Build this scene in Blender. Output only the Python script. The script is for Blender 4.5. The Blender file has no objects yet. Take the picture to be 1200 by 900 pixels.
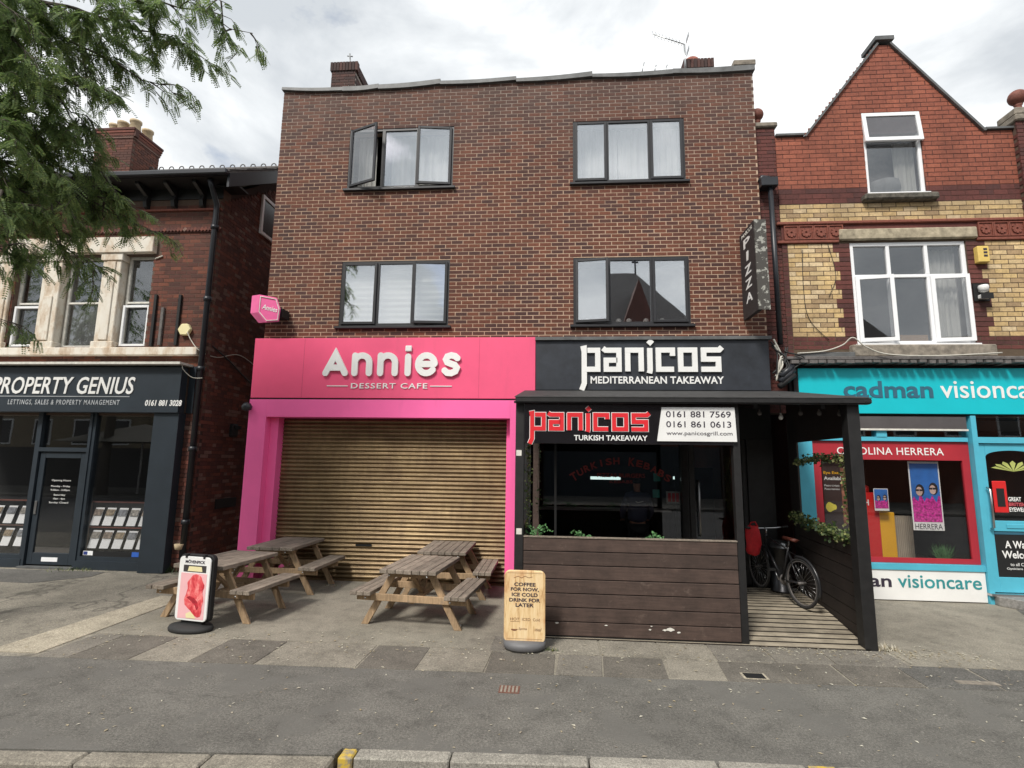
import bpy, bmesh, math, random
from mathutils import Vector, Matrix
C = bpy.context.scene
COL = C.collection
R = random.Random(7)
rad = math.radians

# ------------------------------------------------------------------ camera
CAM_D, CAM_H, FPX = 9.547, 2.2, 620.0
AX_R = Vector((0.996951, 0.076879, 0.013341))
AX_D = Vector((0.002147, 0.143881, -0.989593))
AX_F = Vector((-0.077999, 0.986604, 0.143277))
cam = bpy.data.cameras.new('camera'); cam_o = bpy.data.objects.new('camera', cam); COL.objects.link(cam_o)
cam.sensor_fit = 'HORIZONTAL'; cam.sensor_width = 36; cam.lens = 36 * FPX / 1200
cam.clip_start = .05; cam.clip_end = 3000
cam_o.matrix_world = Matrix(((AX_R.x, -AX_D.x, -AX_F.x, 0), (AX_R.y, -AX_D.y, -AX_F.y, -CAM_D), (AX_R.z, -AX_D.z, -AX_F.z, CAM_H), (0, 0, 0, 1)))
C.camera = cam_o
# ------------------------------------------------------------------ world: cloudy daylight
SUN_DIR = Vector((-.32, -.62, .80)).normalized()
sun_el = math.asin(SUN_DIR.z); sun_az = math.atan2(SUN_DIR.x, SUN_DIR.y)
W = bpy.data.worlds.new("World"); C.world = W; W.use_nodes = True
nt = W.node_tree; N = nt.nodes; L = nt.links; N.clear()
out = N.new('ShaderNodeOutputWorld'); bg = N.new('ShaderNodeBackground'); bg.inputs[1].default_value = .1
sky = N.new('ShaderNodeTexSky'); sky.sky_type = 'NISHITA'; sky.sun_disc = False
sky.sun_elevation = sun_el; sky.sun_rotation = sun_az; sky.dust_density = 2.0
tc = N.new('ShaderNodeTexCoord'); mp = N.new('ShaderNodeMapping'); mp.inputs['Scale'].default_value = (1, 1, 1.9)
mp.inputs['Location'].default_value = (.35, .2, .1)
n1 = N.new('ShaderNodeTexNoise'); n1.inputs['Scale'].default_value = 2.4; n1.inputs['Detail'].default_value = 7; n1.inputs['Roughness'].default_value = .55; n1.inputs['Distortion'].default_value = .25
n2 = N.new('ShaderNodeTexNoise'); n2.inputs['Scale'].default_value = 2.6; n2.inputs['Detail'].default_value = 8; n2.inputs['Roughness'].default_value = .56; n2.inputs['Distortion'].default_value = .3
cr = N.new('ShaderNodeValToRGB'); cr.color_ramp.elements[0].position = .32; cr.color_ramp.elements[0].color = (0, 0, 0, 1); cr.color_ramp.elements[1].position = .41; cr.color_ramp.elements[1].color = (1, 1, 1, 1)
cc = N.new('ShaderNodeValToRGB')
cc.color_ramp.elements[0].position = .38; cc.color_ramp.elements[0].color = (4.1, 4.35, 4.6, 1)
cc.color_ramp.elements[1].position = .58; cc.color_ramp.elements[1].color = (7.1, 7.2, 7.25, 1)
e = cc.color_ramp.elements.new(.5); e.color = (5.6, 5.8, 5.95, 1)
mx = N.new('ShaderNodeMix'); mx.data_type = 'RGBA'
L.new(tc.outputs['Generated'], mp.inputs[0]); L.new(mp.outputs[0], n1.inputs[0]); L.new(mp.outputs[0], n2.inputs[0])
L.new(n1.outputs[0], cr.inputs[0]); L.new(n2.outputs[0], cc.inputs[0])
L.new(cr.outputs[0], mx.inputs[0]); L.new(sky.outputs[0], mx.inputs[6]); L.new(cc.outputs[0], mx.inputs[7])
L.new(mx.outputs[2], bg.inputs[0]); L.new(bg.outputs[0], out.inputs[0])
# ------------------------------------------------------------------ sun (veiled)
sl = bpy.data.lights.new('sun', 'SUN'); sl.energy = 2.3; sl.angle = rad(12); sl.color = (1, .95, .88)
so = bpy.data.objects.new('sun', sl); COL.objects.link(so); so.rotation_euler = SUN_DIR.to_track_quat('Z', 'Y').to_euler(); so.location = (0, -5, 30)
C.view_settings.view_transform = 'Standard'; C.view_settings.look = 'None'; C.view_settings.exposure = 0.74; C.view_settings.gamma = 1
C.cycles.max_bounces = 6; C.cycles.transparent_max_bounces = 12

# ------------------------------------------------------------------ helpers
def tag(o, label=None, cat=None, group=None, kind=None):
    if label: o['label'] = label
    if cat: o['category'] = cat
    if group: o['group'] = group
    if kind: o['kind'] = kind
    return o
def empty(name, loc=(0, 0, 0), label=None, cat=None, group=None, rz=0):
    o = bpy.data.objects.new(name, None); COL.objects.link(o); o.location = loc; o.rotation_euler = (0, 0, rz); o.empty_display_size = .1
    return tag(o, label, cat, group)
def at(px, py, Y):
    """point of the vertical plane Y seen at a pixel of the 1200x900 photograph (survey helper)"""
    d = AX_R * ((px - 600) / FPX) + AX_D * ((py - 450) / FPX) + AX_F
    t = (Y + CAM_D) / d.y
    return Vector((d.x * t, Y, CAM_H + d.z * t))
class MB:
    def __init__(s): s.v = []; s.f = []; s.m = []; s.smooth = []
    def add(s, vs, fs, sm=False, mi=0):
        n = len(s.v); s.v += [tuple(v) for v in vs]
        for f in fs: s.f.append([n + i for i in f]); s.smooth.append(sm); s.m.append(mi)
        return s
    def box(s, x0, x1, y0, y1, z0, z1, M=None, mi=0):
        vs = [Vector((x, y, z)) for z in (z0, z1) for y in (y0, y1) for x in (x0, x1)]
        if M is not None: vs = [M @ v for v in vs]
        return s.add(vs, [(0, 2, 3, 1), (4, 5, 7, 6), (0, 1, 5, 4), (2, 6, 7, 3), (0, 4, 6, 2), (1, 3, 7, 5)], mi=mi)
    def prism(s, pts, a, d, mi=0):
        """polygon pts (3d) extruded by vector d"""
        n = len(pts); P = [Vector(p) + Vector(a) for p in pts]; Q = [p + Vector(d) for p in P]
        nrm = Vector((0, 0, 0))
        for i in range(n):
            u = P[i]; w = P[(i + 1) % n]; nrm += Vector(((u.y - w.y) * (u.z + w.z), (u.z - w.z) * (u.x + w.x), (u.x - w.x) * (u.y + w.y)))
        rev = nrm.dot(Vector(d)) > 0
        F = [list(range(n)), list(range(2 * n - 1, n - 1, -1))] + [(i, i + n, (i + 1) % n + n, (i + 1) % n) for i in range(n)]
        if rev: F = [list(reversed(f)) for f in F]
        return s.add(P + Q, F, mi=mi)
    def bar(s, p, q, w, h=None, up=(0, 0, 1), mi=0):
        h = h or w; p = Vector(p); q = Vector(q); z = (q - p); ln = z.length; z.normalize()
        up = Vector(up)
        if abs(z.dot(up)) > .98: up = Vector((0, 1, 0))
        x = up.cross(z).normalized(); y = z.cross(x)
        M = Matrix(((x.x, y.x, z.x, p.x), (x.y, y.y, z.y, p.y), (x.z, y.z, z.z, p.z), (0, 0, 0, 1)))
        return s.box(-w / 2, w / 2, -h / 2, h / 2, 0, ln, M, mi)
    def tube(s, pts, r, n=8, closed=False, mi=0):
        pts = [Vector(p) for p in pts]; m = len(pts); vs = []; px = None
        for i, p in enumerate(pts):
            a = pts[(i - 1) % m] if (i or closed) else p; b = pts[(i + 1) % m] if (i < m - 1 or closed) else p
            z = (b - a).normalized()
            if px is None: px = z.orthogonal().normalized()
            x = (px - z * px.dot(z)).normalized(); px = x; y = z.cross(x)
            rr = r[i] if isinstance(r, (list, tuple)) else r
            for k in range(n): t = 2 * math.pi * k / n; vs.append(p + (x * math.cos(t) + y * math.sin(t)) * rr)
        fs = []
        for i in range(m if closed else m - 1):
            for k in range(n):
                j = (i + 1) % m; k2 = (k + 1) % n; fs.append((i * n + k, i * n + k2, j * n + k2, j * n + k))
        if not closed: fs += [list(range(n - 1, -1, -1)), [(m - 1) * n + k for k in range(n)]]
        return s.add(vs, fs, sm=True, mi=mi)
    def lathe(s, prof, c=(0, 0, 0), n=20, M=None, mi=0):
        vs = []
        for r, z in prof:
            for k in range(n):
                t = 2 * math.pi * k / n; v = Vector((r * math.cos(t), r * math.sin(t), z))
                if M is not None: v = M @ v
                vs.append(v + Vector(c))
        fs = [(i * n + k, i * n + (k + 1) % n, (i + 1) * n + (k + 1) % n, (i + 1) * n + k) for i in range(len(prof) - 1) for k in range(n)]
        return s.add(vs, fs, sm=True, mi=mi)
    def mesh(s, name, mats, bevel=0):
        me = bpy.data.meshes.new(name); me.from_pydata(s.v, [], s.f)
        if not isinstance(mats, (list, tuple)): mats = [mats]
        for m in mats: me.materials.append(m)
        me.polygons.foreach_set('material_index', s.m); me.polygons.foreach_set('use_smooth', s.smooth)
        if bevel:
            bm = bmesh.new(); bm.from_mesh(me)
            bmesh.ops.bevel(bm, geom=[e for e in bm.edges if e.is_manifold and e.calc_face_angle(0) > .5], offset=bevel, segments=1, affect='EDGES', clamp_overlap=True)
            bm.to_mesh(me); bm.free()
        me.update(); return me
    def build(s, name, mats, parent=None, label=None, cat=None, group=None, kind=None, bevel=0):
        return link(name, s.mesh(name, mats, bevel), parent, label, cat, group, kind)
def link(name, me, parent=None, label=None, cat=None, group=None, kind=None, loc=None):
    o = bpy.data.objects.new(name, me); COL.objects.link(o)
    if parent: o.parent = parent
    if loc is not None: o.location = loc
    return tag(o, label, cat, group, kind)
def bx(name, mat, parent, x0, x1, y0, y1, z0, z1, bevel=0, **k):
    return MB().box(x0, x1, y0, y1, z0, z1).build(name, mat, parent, bevel=bevel, **k)
def copy_tree(o, parent=None):
    c = o.copy(); COL.objects.link(c)
    if parent: c.parent = parent
    for ch in list(o.children): copy_tree(ch, c)
    return c

# ------------------------------------------------------------------ materials
class Mat:
    def __init__(s, name, rough=.7, metal=0, spec=None):
        s.m = bpy.data.materials.new(name); s.m.use_nodes = True; s.nt = s.m.node_tree; s.N = s.nt.nodes; s.L = s.nt.links
        s.b = s.N['Principled BSDF']; s.b.inputs['Roughness'].default_value = rough; s.b.inputs['Metallic'].default_value = metal
        if spec is not None: s.b.inputs['Specular IOR Level'].default_value = spec
        s.tc = None
    def co(s, scale=(1, 1, 1), kind='Object'):
        if not s.tc: s.tc = s.N.new('ShaderNodeTexCoord')
        mp = s.N.new('ShaderNodeMapping'); mp.inputs['Scale'].default_value = scale; s.L.new(s.tc.outputs[kind], mp.inputs[0]); return mp.outputs[0]
    def noise(s, scale, detail=4, rough=.55, stretch=(1, 1, 1), dist=0, kind='Object'):
        n = s.N.new('ShaderNodeTexNoise'); n.inputs['Scale'].default_value = scale; n.inputs['Detail'].default_value = detail
        n.inputs['Roughness'].default_value = rough; n.inputs['Distortion'].default_value = dist; s.L.new(s.co(stretch, kind), n.inputs[0]); return n.outputs[0]
    def ramp(s, fac, stops, const=False):
        r = s.N.new('ShaderNodeValToRGB'); cr = r.color_ramp
        if const: cr.interpolation = 'CONSTANT'
        for i, (p, c) in enumerate(stops):
            e = cr.elements[i] if i < 2 else cr.elements.new(p)
            e.position = p; e.color = (c, c, c, 1) if isinstance(c, (int, float)) else (*c, 1)
        s.L.new(fac, r.inputs[0]); return r.outputs[0]
    def mix(s, fac, a, b, mode='MIX'):
        n = s.N.new('ShaderNodeMix'); n.data_type = 'RGBA'; n.blend_type = mode; n.clamp_factor = True
        for sock, v in ((n.inputs[0], fac), (n.inputs[6], a), (n.inputs[7], b)):
            if isinstance(v, (int, float)): sock.default_value = v if sock == n.inputs[0] else (v, v, v, 1)
            elif isinstance(v, tuple): sock.default_value = (*v, 1)
            else: s.L.new(v, sock)
        return n.outputs[2]
    def math(s, op, a, b=0, c=0):
        n = s.N.new('ShaderNodeMath'); n.operation = op
        for sock, v in zip(n.inputs, (a, b, c)):
            if isinstance(v, (int, float)): sock.default_value = v
            else: s.L.new(v, sock)
        return n.outputs[0]
    def rnd(s):
        g = s.N.new('ShaderNodeNewGeometry'); o = s.N.new('ShaderNodeObjectInfo')
        return s.math('FRACT', s.math('ADD', g.outputs['Random Per Island'], o.outputs['Random']))
    def pos(s, ax):
        g = s.N.new('ShaderNodeNewGeometry'); x = s.N.new('ShaderNodeSeparateXYZ'); s.L.new(g.outputs['Position'], x.inputs[0]); return x.outputs['XYZ'.index(ax)]
    def wnoise(s, scale, detail=4, rough=.55, stretch=(1, 1, 1), dist=0):
        g = s.N.new('ShaderNodeNewGeometry'); mp = s.N.new('ShaderNodeMapping'); mp.inputs['Scale'].default_value = stretch
        n = s.N.new('ShaderNodeTexNoise'); n.inputs['Scale'].default_value = scale; n.inputs['Detail'].default_value = detail; n.inputs['Roughness'].default_value = rough; n.inputs['Distortion'].default_value = dist
        s.L.new(g.outputs['Position'], mp.inputs[0]); s.L.new(mp.outputs[0], n.inputs[0]); return n.outputs[0]
    def color(s, c):
        if isinstance(c, tuple): s.b.inputs['Base Color'].default_value = (*c, 1)
        else: s.L.new(c, s.b.inputs['Base Color'])
        return s
    def rough(s, c): s.L.new(c, s.b.inputs['Roughness']); return s
    def bump(s, h, strength=.3, dist=.01):
        b = s.N.new('ShaderNodeBump'); b.inputs['Strength'].default_value = strength; b.inputs['Distance'].default_value = dist
        s.L.new(h, b.inputs['Height']); s.L.new(b.outputs[0], s.b.inputs['Normal']); return s
def plain(name, c, rough=.6, metal=0, var=.15, scale=3, bump=0, spec=None):
    m = Mat(name, rough, metal, spec)
    n = m.wnoise(scale, 6, .6)
    dark = tuple(x * (1 - var) for x in c); lite = tuple(min(1, x * (1 + var)) for x in c)
    m.color(m.ramp(n, [(.3, dark), (.7, lite)]))
    if bump: m.bump(m.wnoise(scale * 12, 4), bump, .004)
    return m.m
def brick_mat(name, cols, weather=None, rough=.85):
    m = Mat(name, rough)
    r = m.rnd(); st = [(i / len(cols), c) for i, c in enumerate(cols)]
    base = m.ramp(r, st, True)
    n = m.wnoise(26, 5, .7); base = m.mix(.75, base, m.ramp(n, [(.25, .55), (.75, 1.3)]), 'MULTIPLY')
    big = m.wnoise(.9, 5, .6); base = m.mix(.5, base, m.ramp(big, [(.35, .72), (.65, 1.15)]), 'MULTIPLY')
    if weather:
        z0, z1, col, amt = weather
        zf = m.math('MULTIPLY', m.math('SUBTRACT', m.pos('Z'), z0), 1 / (z1 - z0))
        k = m.math('MULTIPLY', m.ramp(m.math('ADD', zf, m.math('MULTIPLY', m.math('SUBTRACT', m.wnoise(1.3, 6, .65, (1, 1, 1.8)), .5), 1.6)), [(.2, 0.0), (1, 1.0)]), amt)
        base = m.mix(k, base, col)
    base = m.mix(.55, base, m.ramp(m.wnoise(2.2, 5, .6, (1, 1, .16)), [(.38, .68), (.6, 1.1)]), 'MULTIPLY')
    m.color(base); m.bump(m.wnoise(60, 4, .7), .5, .004); return m.m
def mortar_mat(name, c, c2=None, z0=0, z1=1):
    m = Mat(name, .95); n = m.wnoise(14, 5, .7); col = m.ramp(n, [(.3, tuple(x * .8 for x in c)), (.7, tuple(x * 1.15 for x in c))])
    if c2:
        zf = m.math('MULTIPLY', m.math('SUBTRACT', m.pos('Z'), z0), 1 / (z1 - z0))
        k = m.ramp(m.math('ADD', zf, m.math('MULTIPLY', m.math('SUBTRACT', m.wnoise(1.1, 5, .6), .5), 1.4)), [(.1, 0.0), (.9, 1.0)])
        col = m.mix(k, col, c2)
    m.color(col); m.bump(n, .3, .004); return m.m
M = {}
M['brick_main'] = brick_mat('main brick', [(.138, .044, .025), (.116, .039, .024), (.090, .033, .024), (.160, .054, .029), (.070, .029, .024), (.126, .043, .026), (.082, .033, .025), (.146, .049, .027)], (7.4, 9.8, (.105, .066, .052), .6))
M['mortar_main'] = mortar_mat('main mortar', (.48, .34, .245), (.31, .25, .21), 7.2, 9.4)
M['brick_chim'] = brick_mat('sooty brick', [(.075, .036, .03), (.055, .03, .027), (.095, .042, .034)], None); M['mortar_chim'] = mortar_mat('pale chimney mortar', (.36, .31, .27))
M['brick_left'] = brick_mat('left brick', [(.15, .048, .03), (.12, .04, .026), (.10, .034, .024), (.19, .06, .034), (.08, .03, .022)], (5.5, 8, (.10, .045, .032), .4))
M['mortar_left'] = mortar_mat('left mortar', (.12, .08, .06))
M['brick_side'] = brick_mat('side brick', [(.15, .05, .034), (.115, .04, .03), (.095, .038, .03), (.19, .06, .04), (.2, .12, .095), (.11, .04, .032), (.13, .046, .032)], None)
M['mortar_side'] = mortar_mat('side mortar', (.055, .034, .028))
M['brick_red'] = brick_mat('gable brick', [(.31, .094, .056), (.275, .084, .05), (.34, .106, .062), (.29, .088, .053)], (8.8, 10.8, (.24, .08, .052), .6))
M['mortar_red'] = mortar_mat('gable mortar', (.085, .034, .027))
M['brick_plum'] = brick_mat('plum brick', [(.115, .036, .03), (.09, .032, .028), (.14, .042, .034)], None)
M['brick_yellow'] = brick_mat('yellow brick', [(.66, .48, .25), (.60, .42, .20), (.70, .54, .33), (.50, .35, .18), (.70, .52, .28), (.62, .46, .25), (.66, .47, .22), (.42, .29, .16)], (6.0, 7.3, (.22, .15, .09), .45))
M['mortar_yel'] = mortar_mat('yellow wall mortar', (.10, .07, .045))
def asphalt(name, c, sp=.5, crack=False, patch=None):
    m = Mat(name, .92)
    a = m.wnoise(.7, 6, .6); b = m.wnoise(48, 3, .8); s2 = m.wnoise(130, 2, .9); mid = m.wnoise(3.2, 6, .75)
    col = m.ramp(a, [(.3, tuple(x * .8 for x in c)), (.5, c), (.72, tuple(x * 1.2 for x in c))])
    col = m.mix(.8, col, m.ramp(mid, [(.35, .7), (.5, 1.0), (.68, 1.22)]), 'MULTIPLY')
    col = m.mix(min(1, sp * 1.7), col, m.ramp(b, [(.32, .5), (.5, 1.0), (.68, 1.55)]), 'MULTIPLY')
    col = m.mix(.75, col, m.ramp(s2, [(.36, .55), (.64, 1.5)]), 'MULTIPLY')
    st = m.wnoise(5.5, 3, .5); col = m.mix(m.ramp(st, [(.62, 0.0), (.72, .45)]), col, tuple(x * .5 for x in c))
    if patch: col = m.mix(m.ramp(m.wnoise(1.6, 4, .5, dist=.4), [(.55, 0.0), (.6, .7)]), col, patch)
    if crack:
        v = m.N.new('ShaderNodeTexVoronoi'); v.feature = 'DISTANCE_TO_EDGE'; v.inputs['Scale'].default_value = .55
        g = m.N.new('ShaderNodeNewGeometry'); wn = m.N.new('ShaderNodeTexNoise'); wn.inputs['Scale'].default_value = 2.5
        ad = m.N.new('ShaderNodeMix'); ad.data_type = 'VECTOR'; ad.inputs[0].default_value = .35
        m.L.new(g.outputs['Position'], wn.inputs[0]); m.L.new(g.outputs['Position'], ad.inputs[4]); m.L.new(wn.outputs['Color'], ad.inputs[5]); m.L.new(ad.outputs[1], v.inputs[0])
        col = m.mix(m.ramp(v.outputs[0], [(0, .8), (.012, 0.0)]), col, tuple(x * .35 for x in c))
    # pale droppings and gum
    gum = m.N.new('ShaderNodeTexVoronoi'); gum.inputs['Scale'].default_value = 3.3; g2 = m.N.new('ShaderNodeNewGeometry'); m.L.new(g2.outputs['Position'], gum.inputs[0])
    col = m.mix(m.ramp(gum.outputs[0], [(.035, .55), (.05, 0.0)]), col, tuple(x * 2.0 for x in c))
    m.color(col); m.bump(m.math('ADD', b, s2), .6, .004); return m.m
M['path'] = asphalt('footway tarmac', (.125, .119, .105), .5, patch=(.122, .117, .105))
M['road'] = asphalt('road tarmac', (.11, .108, .106), .5, True)
M['fore'] = asphalt('old forecourt tarmac', (.225, .205, .165), .45, True)
M['fore2'] = asphalt('forecourt concrete', (.225, .205, .165), .35)
M['dark_patch'] = asphalt('dark repaired tarmac', (.105, .10, .09), .6)
def slab(name, c): return asphalt(name, c, .4)
M['slab_a'] = slab('pale flag', (.22, .20, .162)); M['slab_b'] = slab('mid flag', (.17, .155, .13)); M['slab_c'] = slab('dark aggregate flag', (.122, .11, .092)); M['slab_d'] = slab('cream concrete', (.36, .32, .245))
M['kerb'] = slab('kerb granite', (.26, .245, .21)); ym = Mat('worn yellow paint', .85); ym.color(ym.mix(ym.ramp(ym.wnoise(16, 6, .7), [(.42, 0.0), (.56, 1.0)]), (.24, .21, .16), (.55, .38, .05))); M['kerb_y'] = ym.m
def wood(name, c, var=.35, rough=.8, axis='Y', sc=1.0, pale=None):
    m = Mat(name, rough); st = {'X': (.7, 9, 9), 'Y': (9, .7, 9), 'Z': (9, 9, .7)}[axis]
    o = m.N.new('ShaderNodeObjectInfo')
    n = m.N.new('ShaderNodeTexNoise'); n.noise_dimensions = '4D'; n.inputs['Scale'].default_value = 5 * sc; n.inputs['Detail'].default_value = 8; n.inputs['Roughness'].default_value = .65
    m.L.new(m.co(st), n.inputs['Vector']); m.L.new(m.math('MULTIPLY', o.outputs['Random'], 50), n.inputs['W'])
    col = m.ramp(n.outputs[0], [(.25, tuple(x * (1 - var) for x in c)), (.5, c), (.75, tuple(min(1, x * (1 + var)) for x in c))])
    col = m.mix(.6, col, m.ramp(m.math('ADD', o.outputs['Random'], 0), [(0, .72), (1, 1.25)]), 'MULTIPLY')
    col = m.mix(.7, col, m.ramp(m.wnoise(4.5, 6, .7), [(.35, .6), (.6, 1.12)]), 'MULTIPLY')
    if pale: col = m.mix(m.ramp(m.wnoise(7, 5, .7, (1, 1, 1)), [(.6, 0.0), (.72, pale[1])]), col, pale[0])
    m.color(col); m.bump(n.outputs[0], .5, .006); return m.m
M['tabletop'] = wood('weathered bench top', (.235, .195, .155), .5, pale=((.36, .32, .26), .6))
M['tableleg'] = wood('bench leg timber', (.37, .255, .15), .45, axis='Z', pale=((.22, .18, .14), .6))
M['fence'] = wood('brown painted board', (.066, .042, .033), .3, .75, 'X', pale=((.2, .15, .12), .35))
M['side_board'] = wood('dark stained side board', (.022, .015, .012), .3, .7, 'Y')
M['deck'] = wood('pale worn decking', (.33, .285, .215), .4, .85, 'X', pale=((.15, .12, .09), .6))
M['black_wood'] = plain('black painted timber', (.012, .0115, .0115), .55, var=.4, scale=9, bump=.2)
M['black_gloss'] = plain('black sign panel', (.012, .011, .013), .22, var=.2)
M['black'] = plain('matt black', (.007, .007, .0075), .7)
M['blk_sign'] = plain('blue black fascia', (.022, .026, .034), .5, var=.35, scale=4, bump=.1)
M['pink_sign'] = plain('rose fascia', (.80, .085, .19), .45, var=.05, scale=2)
M['pink'] = plain('bright pink render', (.95, .12, .38), .5, var=.045, scale=4, bump=.06)
def painted(name, c):
    m = Mat(name, .48); n = m.wnoise(2.5, 6, .6); col = m.ramp(n, [(.3, tuple(x * .93 for x in c)), (.7, c)])
    dr = m.wnoise(5, 5, .65, (1, 1, .12)); col = m.mix(m.ramp(dr, [(.58, 0.0), (.80, .22)]), col, tuple(x * .5 + .02 for x in c))
    zf = m.math('ADD', m.math('MULTIPLY', m.pos('Z'), -1.6), m.wnoise(6, 5, .7)); col = m.mix(m.ramp(zf, [(0, 0.0), (.7, .5)]), col, (.16, .09, .09))
    sp_ = m.wnoise(38, 4, .7); col = m.mix(m.ramp(sp_, [(.68, 0.0), (.75, .5)]), col, tuple(x * .4 for x in c)); m.color(col); m.bump(n, .15, .01); return m.m
M['pink_sign'] = painted('rose fascia', (.88, .10, .225)); M['pink'] = painted('bright pink render', (1.0, .15, .42))
M['pink_hex'] = plain('pink hex sign', (.80, .13, .34), .4, var=.08)
M['white'] = plain('white paint', (.82, .82, .80), .45, var=.04)
M['offwhite'] = plain('weathered white', (.66, .64, .58), .6, var=.2, scale=12)
M['grey_plastic'] = plain('grey sign base', (.13, .13, .135), .55)
M['anthracite'] = plain('anthracite frame', (.022, .022, .025), .4, var=.15)
M['blackframe'] = plain('black window frame', (.022, .022, .024), .4, var=.15)
M['upvc'] = plain('white window plastic', (.84, .85, .86), .3, var=.03)
M['navy'] = plain('navy grey shopfront paint', (.022, .031, .041), .45, var=.12, scale=3)
M['lead'] = plain('lead coping', (.11, .113, .113), .6, .1, var=.3, scale=6, bump=.2)
M['stone'] = plain('weathered ledge stone', (.24, .21, .17), .9, var=.45, scale=9, bump=.7)
M['iron'] = plain('black cast iron pipe', (.017, .019, .024), .4, var=.2)
M['slate'] = plain('roof slate', (.12, .11, .105), .7, var=.35, scale=12, bump=.3)
M['terracotta'] = plain('terracotta', (.20, .058, .036), .7, var=.3, scale=20, bump=.4)
M['pot'] = plain('buff chimney pot', (.48, .38, .24), .8, var=.25, scale=8)
M['redpot'] = plain('red chimney pot', (.34, .12, .085), .8, var=.25, scale=8)
M['metal'] = plain('galvanised metal', (.45, .46, .46), .35, .9, var=.2)
M['steel'] = plain('brushed steel', (.5, .5, .5), .28, 1, var=.1)
M['turq_sign'] = plain('turquoise sign', (.0, .50, .58), .5, var=.03)
M['turq'] = plain('turquoise timber', (.085, .44, .58), .45, var=.08)
M['red'] = plain('crimson window vinyl', (.40, .022, .035), .5, var=.06)
M['redbright'] = plain('red totem', (.62, .02, .02), .4, var=.05)
M['amber'] = plain('amber totem', (.80, .42, .015), .45, var=.05)
M['beige'] = plain('beige ribbed panel', (.42, .36, .28), .7)
M['textgrey'] = plain('petrol lettering', (.03, .12, .18), .5)
M['texttq'] = plain('teal lettering', (.03, .27, .29), .5)
M['textdark'] = plain('dark lettering', (.03, .022, .04), .6)
M['textgy'] = plain('soft grey lettering', (.42, .44, .46), .5)
M['cream_alarm'] = plain('cream alarm box', (.82, .74, .42), .5, var=.05)
M['yellow_alarm'] = plain('yellow alarm box', (.72, .52, .14), .5, var=.1)
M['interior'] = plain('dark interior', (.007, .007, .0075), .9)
M['room'] = plain('dim room wall', (.16, .155, .145), .9)
M['floor_in'] = plain('shop floor', (.09, .085, .08), .6)
M['cardw'] = plain('brochure paper', (.88, .89, .90), .6, var=.05)
M['rubber'] = plain('rubber', (.02, .02, .02), .75)
M['bikeblack'] = plain('bicycle paint', (.02, .02, .022), .3)
M['redbag'] = plain('red cloth bag', (.48, .012, .018), .75, var=.25, scale=14, bump=.4)
M['skin'] = plain('skin', (.38, .19, .13), .6)
M['hoodie'] = plain('navy hoodie', (.045, .055, .10), .9)
M['trouser'] = plain('dark trousers', (.014, .014, .017), .9)
M['hair'] = plain('dark hair', (.012, .009, .008), .7)
M['cable'] = plain('black cable', (.02, .02, .02), .6)
M['wcable'] = plain('pale cable', (.5, .48, .42), .6)
M['bulb'] = plain('frosted bulb', (.75, .75, .72), .3, var=.02)
def stainstone():
    m = Mat('stained painted stone', .8); a = m.wnoise(3, 6, .7, (1, 1, .5)); col = m.ramp(a, [(.3, (.38, .26, .16)), (.45, (.60, .50, .39)), (.55, (.72, .67, .58)), (.8, (.78, .75, .68))])
    b = m.wnoise(16, 5, .7); col = m.mix(m.ramp(b, [(.62, 0.0), (.75, .7)]), col, (.26, .19, .13)); m.color(col); m.bump(b, .4, .01); return m.m
M['bay_stone'] = stainstone()
def shutter_mat():
    m = Mat('brass shutter slat', .38, .55)
    a = m.wnoise(1.4, 5, .6, (1, 1, 2.2)); col = m.ramp(a, [(.3, (.17, .115, .06)), (.7, (.29, .21, .11))])
    col = m.mix(m.ramp(m.wnoise(2.2, 6, .75, (4, 1, 1)), [(.42, 0.0), (.7, .7)]), col, (.13, .085, .05))
    m.color(col); m.bump(m.wnoise(3, 4, .5, (1, 1, 6)), .2, .01); return m.m
M['shutter'] = shutter_mat()
def glass(name, trans=.8, f0=.1):
    m = Mat(name, .02); N = m.N; L = m.L; N.remove(m.b)
    out = N['Material Output']; g = N.new('ShaderNodeBsdfGlossy'); g.inputs['Roughness'].default_value = .012; g.inputs[0].default_value = (.94, .97, 1, 1)
    t = N.new('ShaderNodeBsdfTransparent'); t.inputs[0].default_value = (trans, trans, trans, 1)
    lw = N.new('ShaderNodeLayerWeight'); lw.inputs[0].default_value = .5
    fr = m.math('ADD', m.math('MULTIPLY', m.math('POWER', lw.outputs['Facing'], 4), 1 - f0), f0)
    s = N.new('ShaderNodeMixShader'); L.new(fr, s.inputs[0]); L.new(t.outputs[0], s.inputs[1]); L.new(g.outputs[0], s.inputs[2]); L.new(s.outputs[0], out.inputs[0])
    b = N.new('ShaderNodeBump'); b.inputs['Strength'].default_value = .15; b.inputs['Distance'].default_value = .003
    L.new(m.wnoise(1.3, 2, .4), b.inputs['Height']); L.new(b.outputs[0], g.inputs['Normal'])
    return m.m
M['glass'] = glass('window glass', .9, .36)
M['shopglass'] = glass('shop glass', .93, .055)
M['glass_dark'] = glass('dark window glass', .8, .12)
def fabric(name, c, fold=14, axis='X'):
    m = Mat(name, .9); st = {'X': (1, .2, .05), 'Z': (.03, .2, 1)}[axis]
    n = m.wnoise(fold, 3, .5, st); m.color(m.ramp(n, [(.3, tuple(x * .72 for x in c)), (.7, c)])); m.bump(n, 1, .04); return m.m
M['curtain'] = fabric('white curtain', (.74, .74, .70))
M['blind'] = fabric('pleated blind', (.66, .66, .60), 9, 'Z')
M['net'] = fabric('grey net', (.36, .37, .37))
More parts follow.
